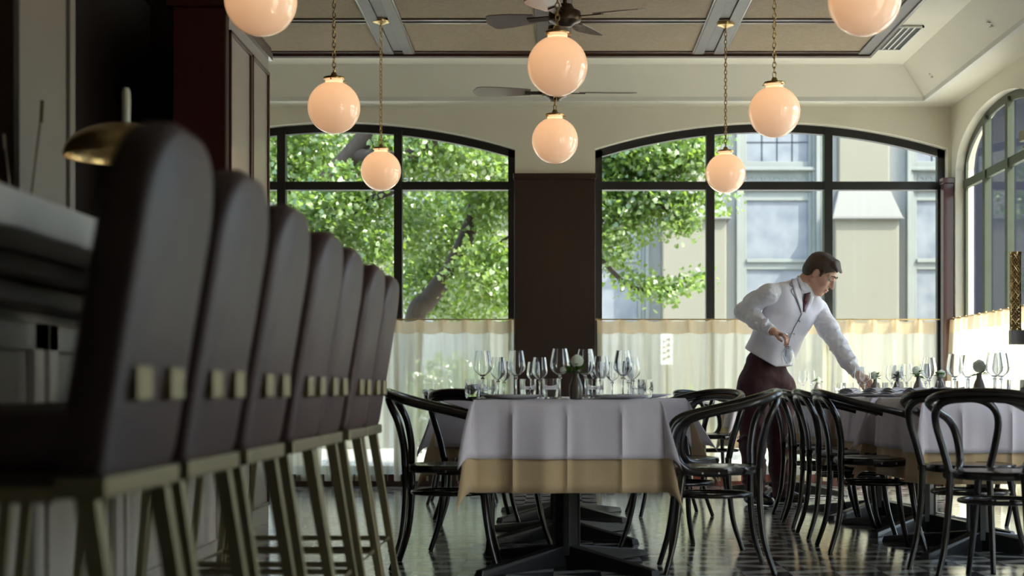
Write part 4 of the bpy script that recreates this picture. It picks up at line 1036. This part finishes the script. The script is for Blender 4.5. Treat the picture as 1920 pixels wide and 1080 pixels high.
# shoes
for nm, an_, dv in (('shoe', ankR, nv3((.55, -.80, 0))), ('shoe', ankL, nv3((.85, -.45, 0)))):
    S = SDF(an_-np.array((.22, .30, .12)), an_+np.array((.34, .2, .12)), .005)
    a = an_.copy(); a[2] = .045
    S.chain([a-dv*.06, a+dv*.06, a+dv*.15+np.array((0, 0, -.012))], [.042, .043, .033], .02)
    S.chain([a-dv*.02, a-dv*.02+np.array((0, 0, .05))], [.042, .038], .02)
    S.plane((0, 0, .004), (0, 0, -1), an_-.4, np.array((an_[0]+.4, an_[1]+.4, .01)), .004)
    S.mesh(nm, 'shoe', wt)
# collar, tie, lapels and seams laid on the garment surfaces
dg = bpy.context.evaluated_depsgraph_get(); dg.update()
def bvh(*obs):
    V = []; P = []
    for o in obs:
        b = len(V); V += [v.co+wt.location for v in o.data.vertices]; P += [tuple(i+b for i in p.vertices) for p in o.data.polygons]
    return BVHTree.FromPolygons(V, P)
BV = bvh(vest, shirt, body)
def hit(px, py, lift=.004):
    o = Vector((0, 0, CH)); d = (W(px, py, 5.0)-o).normalized(); p, n, i, t = BV.ray_cast(o, d)
    if p is None: return W(px, py, 10.55)
    if n.dot(d) > 0: n = -n
    return p+n*lift
def patch(name, m, left, right, lift=.005, th=.003, n=10, k=5):
    L_ = cr([Vector((x, y_, 0)) for x, y_ in left], 6); R_ = cr([Vector((x, y_, 0)) for x, y_ in right], 6); vs = []; fs = []
    N = n
    for i in range(N+1):
        a = L_[round(i*(len(L_)-1)/N)]; b = R_[round(i*(len(R_)-1)/N)]
        for j in range(k+1):
            q = a.lerp(b, j/k); vs.append(hit(q.x, q.y, lift*(1 if 0 < j < k else .75))-wt.location)
    for i in range(N):
        for j in range(k): fs.append((i*(k+1)+j, i*(k+1)+j+1, (i+1)*(k+1)+j+1, (i+1)*(k+1)+j))
    o = MB().add(vs, fs).build(name, m, wt, True); s_ = o.modifiers.new('s', 'SOLIDIFY'); s_.thickness = th; s_.offset = 0
    sm_ = o.modifiers.new('smooth', 'SMOOTH'); sm_.iterations = 2; sm_.factor = .4
    return o
patch('tie', 'tie', [(1507, 550), (1506, 557), (1504, 571), (1503, 586)], [(1518, 547), (1516, 556), (1514, 568), (1506, 586)], .014, .005)
patch('collar', 'shirt', [(1494, 521), (1497, 532), (1502, 546)], [(1500, 518), (1505, 533), (1509, 547)], .010, .004, 8, 4)
patch('lapel', 'vest', [(1485, 523), (1484, 531), (1488, 550), (1497, 574), (1502, 589)], [(1493, 522), (1496, 535), (1502, 556), (1503, 572), (1504, 588)], .011, .005, 12, 5)
patch('lapel', 'vest', [(1518, 553), (1513, 570), (1507, 586)], [(1525, 556), (1520, 572), (1509, 588)], .010, .005, 10, 4)
def seam(pts, r=.0020, name='seam'):
    q = cr([Vector((x, y_, 0)) for x, y_ in pts], 6); MB().tube([hit(p.x, p.y, .003)-wt.location for p in q], r, 6).build(name, 'seam', vest, True)
seam([(1484, 528), (1481, 534), (1487, 540), (1483, 546), (1491, 560), (1502, 587)], .0022)
seam([(1503, 588), (1498, 598), (1490, 612), (1482, 630), (1476, 650), (1470, 670)], .0026)
for (x, y_) in ((1499, 602), (1489, 626), (1481, 650)):
    MB().ball(hit(x, y_, .003)-wt.location, .006, 8).build('button', 'plate', vest, True)
# wine glasses hanging upside down from his right hand
hg = glass_mesh(.205, .040, .030, .090)
gp = proto_single('wine_glass', hg, 'glass')
tipc = Vector(np.mean(np.array(tipR[:3]), 0))
for i, (off_, ax, lb) in enumerate((((.0, .0, .0), (.06, -.05), 'hanging upside down in the waiter hand, nearest his trouser fly'), ((-.035, -.01, .003), (-.30, .02), 'hanging upside down in the waiter hand, the left tilted one'))):
    o = gp if i == 0 else gp.copy()
    if i: COL.objects.link(o)
    o.rotation_euler = (PI+ax[1], ax[0], 0); Rm = o.rotation_euler.to_matrix()
    o.location = W(1478, 634, 10.36)+Vector(off_)-Rm @ Vector((0, 0, .03)); tag(o, 'wine glass '+lb, 'wine glass', 'glasses carried by the waiter')
# ------------------------------------------------------------------ outside: street, facade, annex
struct(MB().box(-40, 40, -25, 45, -.30, -.12).build('ground_street', 'pave'))
FS = 120.8
fx = lambda px: (px-CX)/FS
fz = lambda py: CH+(CY-py)/FS
struct(MB().box(7.6, 9.0, 2.3, 7.4, -.12, 10.0).build('wall_sun_blocker', 'facade_w'))  # unseen block added to keep direct sun out of the nearer right-wall windows
fac = empty('stone_building', (0, 24.6, 0)); tag(fac, 'pale cream stone building with tall leaded windows and buttresses across the street', 'building')
MB().box(-14, 10.5, 0, 1.5, -.12, 9.5).build('wall', 'facade_w', fac)
PER = 2.70
for k in range(-5, 3):
    c = fx(1467)+PER*k
    if c > 9.5: continue
    b = c+fx(1630)-fx(1467)
    mb = MB().box(b-.50, b+.50, -.42, -.01, -.12, 3.50)
    mb.build('buttress', 'facade', fac, bevel=.02)
    mb = MB().add([(b-.55, -.47, 3.50), (b+.55, -.47, 3.50), (b+.58, -.01, 3.50), (b-.58, -.01, 3.50), (b-.40, -.20, 3.98), (b+.40, -.20, 3.98), (b+.40, -.01, 3.98), (b-.40, -.01, 3.98)],
                  [(3, 2, 1, 0), (4, 5, 6, 7), (0, 1, 5, 4), (1, 2, 6, 5), (2, 3, 7, 6), (3, 0, 4, 7)]).box(b-.57, b+.57, -.50, -.01, 3.47, 3.50)
    mb.build('buttress_cap', 'cap', fac, bevel=.015)
    MB().box(b-.40, b+.40, -.20, -.01, 3.985, 9.4).build('buttress_shaft', 'facade', fac, bevel=.02)
    fr = MB()
    for (x0, x1, d) in ((-.66, -.60, -.16), (-.60, -.55, -.10), (-.55, -.49, -.06)):
        fr.box(c+x0, c+x1, d, -.005, .3, 9.2); fr.box(c-x1, c-x0, d, -.005, .3, 9.2)
    fr.box(c-.60, c+.60, -.13, -.005, fz(311), fz(305)).box(c-.56, c+.56, -.10, -.005, fz(350), fz(341)).box(c-.49, c+.49, -.055, -.005, fz(368), fz(350)).box(c-.49, c+.49, -.09, -.005, fz(487), fz(480))
    fr.box(c-.49, c+.49, -.055, -.005, fz(500), fz(487)).box(c-.49, c+.49, -.055, -.005, fz(305), fz(293)).box(c-.6, c+.6, -.2, -.005, .3, .9).box(c-.49, c+.49, -.055, -.005, 7.2, 7.6)
    fr.build('window_surround', 'facade_g', fac, bevel=.006)
    sp = MB().box(c-.49, c+.49, -.03, -.005, fz(341), fz(311))
    for q in range(7): sp.tube([(c-.42+q*.14+.05*math.cos(t), -.03, fz(328)+.05*math.sin(t)) for t in [PI*j/8 for j in range(9)]], .012, 6)
    sp.build('ornament_panel', 'facade_g', fac)
    for (z0, z1) in ((fz(293), 7.2), (fz(480), fz(368)), (.9, fz(500)), (7.6, 9.1)):
        MB().box(c-.49, c+.49, -.02, -.004, z0, z1).build('leaded_pane', 'facade_glass', fac)
        ld = MB(); n_ = max(1, int((z1-z0)/.30))
        for q in range(1, n_): ld.box(c-.49, c+.49, -.028, -.02, z0+(z1-z0)*q/n_-.006, z0+(z1-z0)*q/n_+.006)
        for q in (-.24, 0, .24):
            ld.box(c+q-.006, c+q+.006, -.028, -.02, z0, z1)
        if z0 > 4: ld.build('lead_cames', 'slate', fac)
an = empty('slate_annex', (5.0, 19.0, 0)); tag(an, 'dark slate panelled building seen through the round-topped right window', 'building')
MB().box(.0, 5, 0, .45, -.12, 6.2).build('wall', 'slate', an)
mb = MB()
for k in range(7): mb.box(.35+.7*k, .37+.7*k, -.02, -.001, -.1, 6.1)
mb.build('panel_joints', 'steel_black', an)
MB().box(-.1, 5.1, -.9, -.002, 6.2, 6.4).build('eave', 'slate', an)
sg = empty('street_notice', tuple(W(1250, 655, 15.2))); tag(sg, 'small white street notice seen through the sheer curtain left of the waiter', 'sign')
MB().box(-.058, .058, 0, .01, -.15, .15).build('board', mat('sign_white', (.85, .85, .85), .5), sg)
mb = MB()
for z in (.09, .035, -.02, -.08):
    mb.tube([(.03*math.cos(t), -.004, z+.018*math.sin(2*t)) for t in [PI*j/8 for j in range(9)]], .004, 5)
mb.build('scroll_marks', 'steel_black', sg)
MB().box(-.012, .012, .011, .03, -1.50, .15).build('post', 'steel_black', sg)
# trees
def leaves(mb_v, mb_f, pts, size, rg_):
    n = len(pts); P = np.asarray(pts)
    nrm = rg_.normal(size=(n, 3)); nrm[:, 2] += .5; nrm /= np.linalg.norm(nrm, axis=1)[:, None]
    t = np.cross(nrm, rg_.normal(size=(n, 3))); t /= np.linalg.norm(t, axis=1)[:, None]; b = np.cross(nrm, t)
    s = size*rg_.uniform(.6, 1.25, n)[:, None]; cv = rg_.uniform(.05, .3, n)[:, None]
    shape = [(-.1, 0, 0), (.45, .48, 1), (.95, .40, 1.0), (.82, 0, .3), (.95, -.40, 1.0), (.45, -.48, 1)]
    V = np.stack([P+t*s*a+b*s*c+nrm*s*cv*q for a, c, q in shape], 1).reshape(-1, 3)
    base = np.arange(n)*6
    Fq = np.concatenate([np.stack([base, base+1, base+2, base+3], 1), np.stack([base, base+3, base+4, base+5], 1)])
    return V, Fq
def foliage(name, parent, blobs, size, seed, m='leaf'):
    rg_ = np.random.default_rng(seed); pts = []
    for (px, py, Y, rx, ry, ryd, n) in blobs:
        nt_ = max(1, int(n*1.9)//9); s = F/Y
        c = np.array(W(px, py, Y)); rad = np.array([rx/s, ryd, ry/s])
        d = rg_.normal(size=(nt_, 3)); d /= np.linalg.norm(d, axis=1)[:, None]; d *= rg_.uniform(0, 1, (nt_, 1))**(1/2.2)
        tw = c+d*rad
        for q in range(9): pts.append(tw+rg_.normal(size=(nt_, 3))*np.array([.085, .085, .06]))
    P = np.concatenate(pts); P = P[P[:, 2] > 0.1]
    V, Fq = leaves(None, None, P, size, rg_)
    o = empty('t'); loc = parent.matrix_basis.translation if parent else Vector((0, 0, 0)); bpy.data.objects.remove(o)
    V = V-np.array(loc)
    me = bpy.data.meshes.new(name); me.vertices.add(len(V)); me.vertices.foreach_set('co', V.astype(np.float32).ravel())
    me.loops.add(len(Fq)*4); me.loops.foreach_set('vertex_index', Fq.astype(np.int32).ravel())
    me.polygons.add(len(Fq)); me.polygons.foreach_set('loop_start', np.arange(len(Fq), dtype=np.int32)*4); me.polygons.foreach_set('loop_total', np.full(len(Fq), 4, dtype=np.int32))
    me.update(calc_edges=True); me.validate(); me.materials.append(M[m])
    ob = bpy.data.objects.new(name, me); COL.objects.link(ob); ob.parent = parent; return ob
def tree(loc, trunk, branches, blobs, label, seed, size=.058):
    r = empty('street_tree', loc); tag(r, label, 'tree', 'street trees'); L = Vector(loc)
    P, rad = trunk; MB().tube([p-L for p in cr(P, 6)], rad, 14).build('trunk', 'bark', r, True)
    for P, rad in branches: MB().tube([p-L for p in cr(P, 6)], rad, 10).build('branch', 'bark', r, True)
    foliage('foliage', r, blobs, size, seed); return r
w3 = lambda *a: tuple(W(*a))
L1 = (W(570, 700, 16.2).x, 16.2, -.12)
tree(L1, ([L1, w3(585, 600, 16.2), w3(592, 450, 16.2), w3(612, 350, 16.2), w3(655, 295, 16.1), w3(692, 245, 16), w3(708, 180, 16), w3(720, 60, 16)], [.17, .16, .13, .115, .105, .10, .09, .05]),
     [([w3(598, 430, 16.2), w3(650, 400, 16.0), w3(700, 372, 15.8), w3(760, 350, 15.6)], [.07, .03]), ([w3(596, 460, 16.3), w3(560, 380, 17), w3(548, 300, 17.5), w3(545, 180, 18)], [.12, .08]),
      ([w3(660, 290, 16.1), w3(760, 290, 15.6), w3(860, 240, 15.2), w3(960, 200, 15)], [.07, .02]), ([w3(594, 480, 16.2), w3(540, 470, 15.6), w3(470, 430, 15)], [.06, .02])],
     [(560, 290, 17.6, 90, 75, 1.0, 1700), (480, 300, 17, 90, 110, 1.0, 1300), (600, 400, 17.3, 90, 50, .8, 1300), (650, 450, 16.5, 60, 45, .5, 420), (700, 300, 17.2, 70, 60, .7, 800), (820, 280, 16.0, 110, 60, .9, 1700),
      (900, 300, 16.8, 80, 60, .9, 1300), (690, 380, 16.0, 50, 30, .5, 330), (705, 450, 15.8, 38, 50, .4, 260), (720, 500, 15.8, 26, 40, .4, 110), (560, 480, 16, 80, 60, .8, 500), (650, 520, 16, 60, 40, .5, 200), (600, 400, 15.6, 70, 45, .3, 500), (640, 330, 15.5, 60, 22, .2, 110), (620, 150, 16.5, 180, 80, 1.2, 900), (850, 180, 16.2, 140, 50, 1.0, 800)],
     'large leafy tree with a thick leaning grey trunk outside the left window', 3)
L2 = (W(760, 700, 18).x, 18.0, -.12)
tree(L2, ([L2, w3(775, 615, 18), w3(805, 560, 18), w3(845, 505, 18), w3(872, 450, 18), w3(890, 390, 18), w3(903, 300, 18), w3(915, 180, 18)], [.13, .12, .11, .10, .095, .085, .07, .04]),
     [([w3(893, 380, 18), w3(990, 330, 17.6), w3(1130, 290, 17.2), w3(1250, 270, 17), w3(1340, 250, 16.8)], [.07, .02]), ([w3(1000, 330, 17.6), w3(1080, 420, 17.2), w3(1140, 500, 17), w3(1190, 540, 17), w3(1260, 545, 17), w3(1318, 525, 17)], [.04, .008]),
      ([w3(845, 505, 18), w3(900, 480, 17.6), w3(960, 440, 17.2)], [.04, .015]), ([w3(1130, 290, 17.2), w3(1190, 350, 17), w3(1270, 410, 16.9), w3(1290, 440, 16.9)], [.03, .008])],
     [(850, 420, 18.9, 110, 80, .6, 1600), (930, 380, 17.6, 60, 60, .6, 800), (800, 520, 19, 60, 70, .6, 900), (920, 520, 17.4, 80, 75, .8, 1500), (860, 570, 18.8, 90, 40, .6, 900), (770, 430, 17.4, 30, 60, .4, 330),
      (1150, 290, 17.3, 80, 55, .8, 1300), (1230, 290, 17.0, 90, 50, .8, 1300), (1300, 290, 16.8, 45, 45, .5, 420), (1350, 235, 16.8, 30, 25, .4, 130), (1150, 380, 17.2, 70, 60, .7, 1100), (1230, 370, 17.0, 60, 45, .5, 600), (1290, 375, 16.9, 42, 38, .4, 330),
      (1140, 460, 17.1, 45, 50, .5, 450), (1272, 425, 16.9, 30, 22, .25, 150), (1200, 430, 17, 35, 20, .3, 70), (1190, 525, 17, 40, 14, .2, 80), (1240, 545, 17, 50, 17, .25, 190), (1300, 530, 17, 30, 12, .2, 70), (1250, 180, 17.2, 160, 50, 1.0, 800), (1358, 375, 16.8, 18, 26, .2, 40), (1040, 330, 17.4, 90, 120, .8, 900)],
     'slender leafy tree with curved trunk, its boughs reaching the right window', 5)
for i, (px, Y, rx, n, h, lb) in enumerate([(880, 14.6, 130, 1300, 1.0, 'left window'), (1280, 15, 40, 160, .75, 'right window left of the waiter'), (1560, 15.2, 60, 260, .6, 'right window behind the waiter')]):
    c = W(px, 700, Y); r = empty('street_shrub', (c.x, Y, -.12)); tag(r, 'leafy low shrub seen through the sheer curtain of the %s' % lb, 'shrub', 'street shrubs')
    MB().tube([(0, 0, 0), (.03, 0, h*.8)], [.02, .006], 8).build('stem', 'bark', r)
    foliage('foliage', r, [(px, CY+(CH-h*.62)*F/Y, Y, rx, h*.5*F/Y, .4, n)], .06, 50+i)
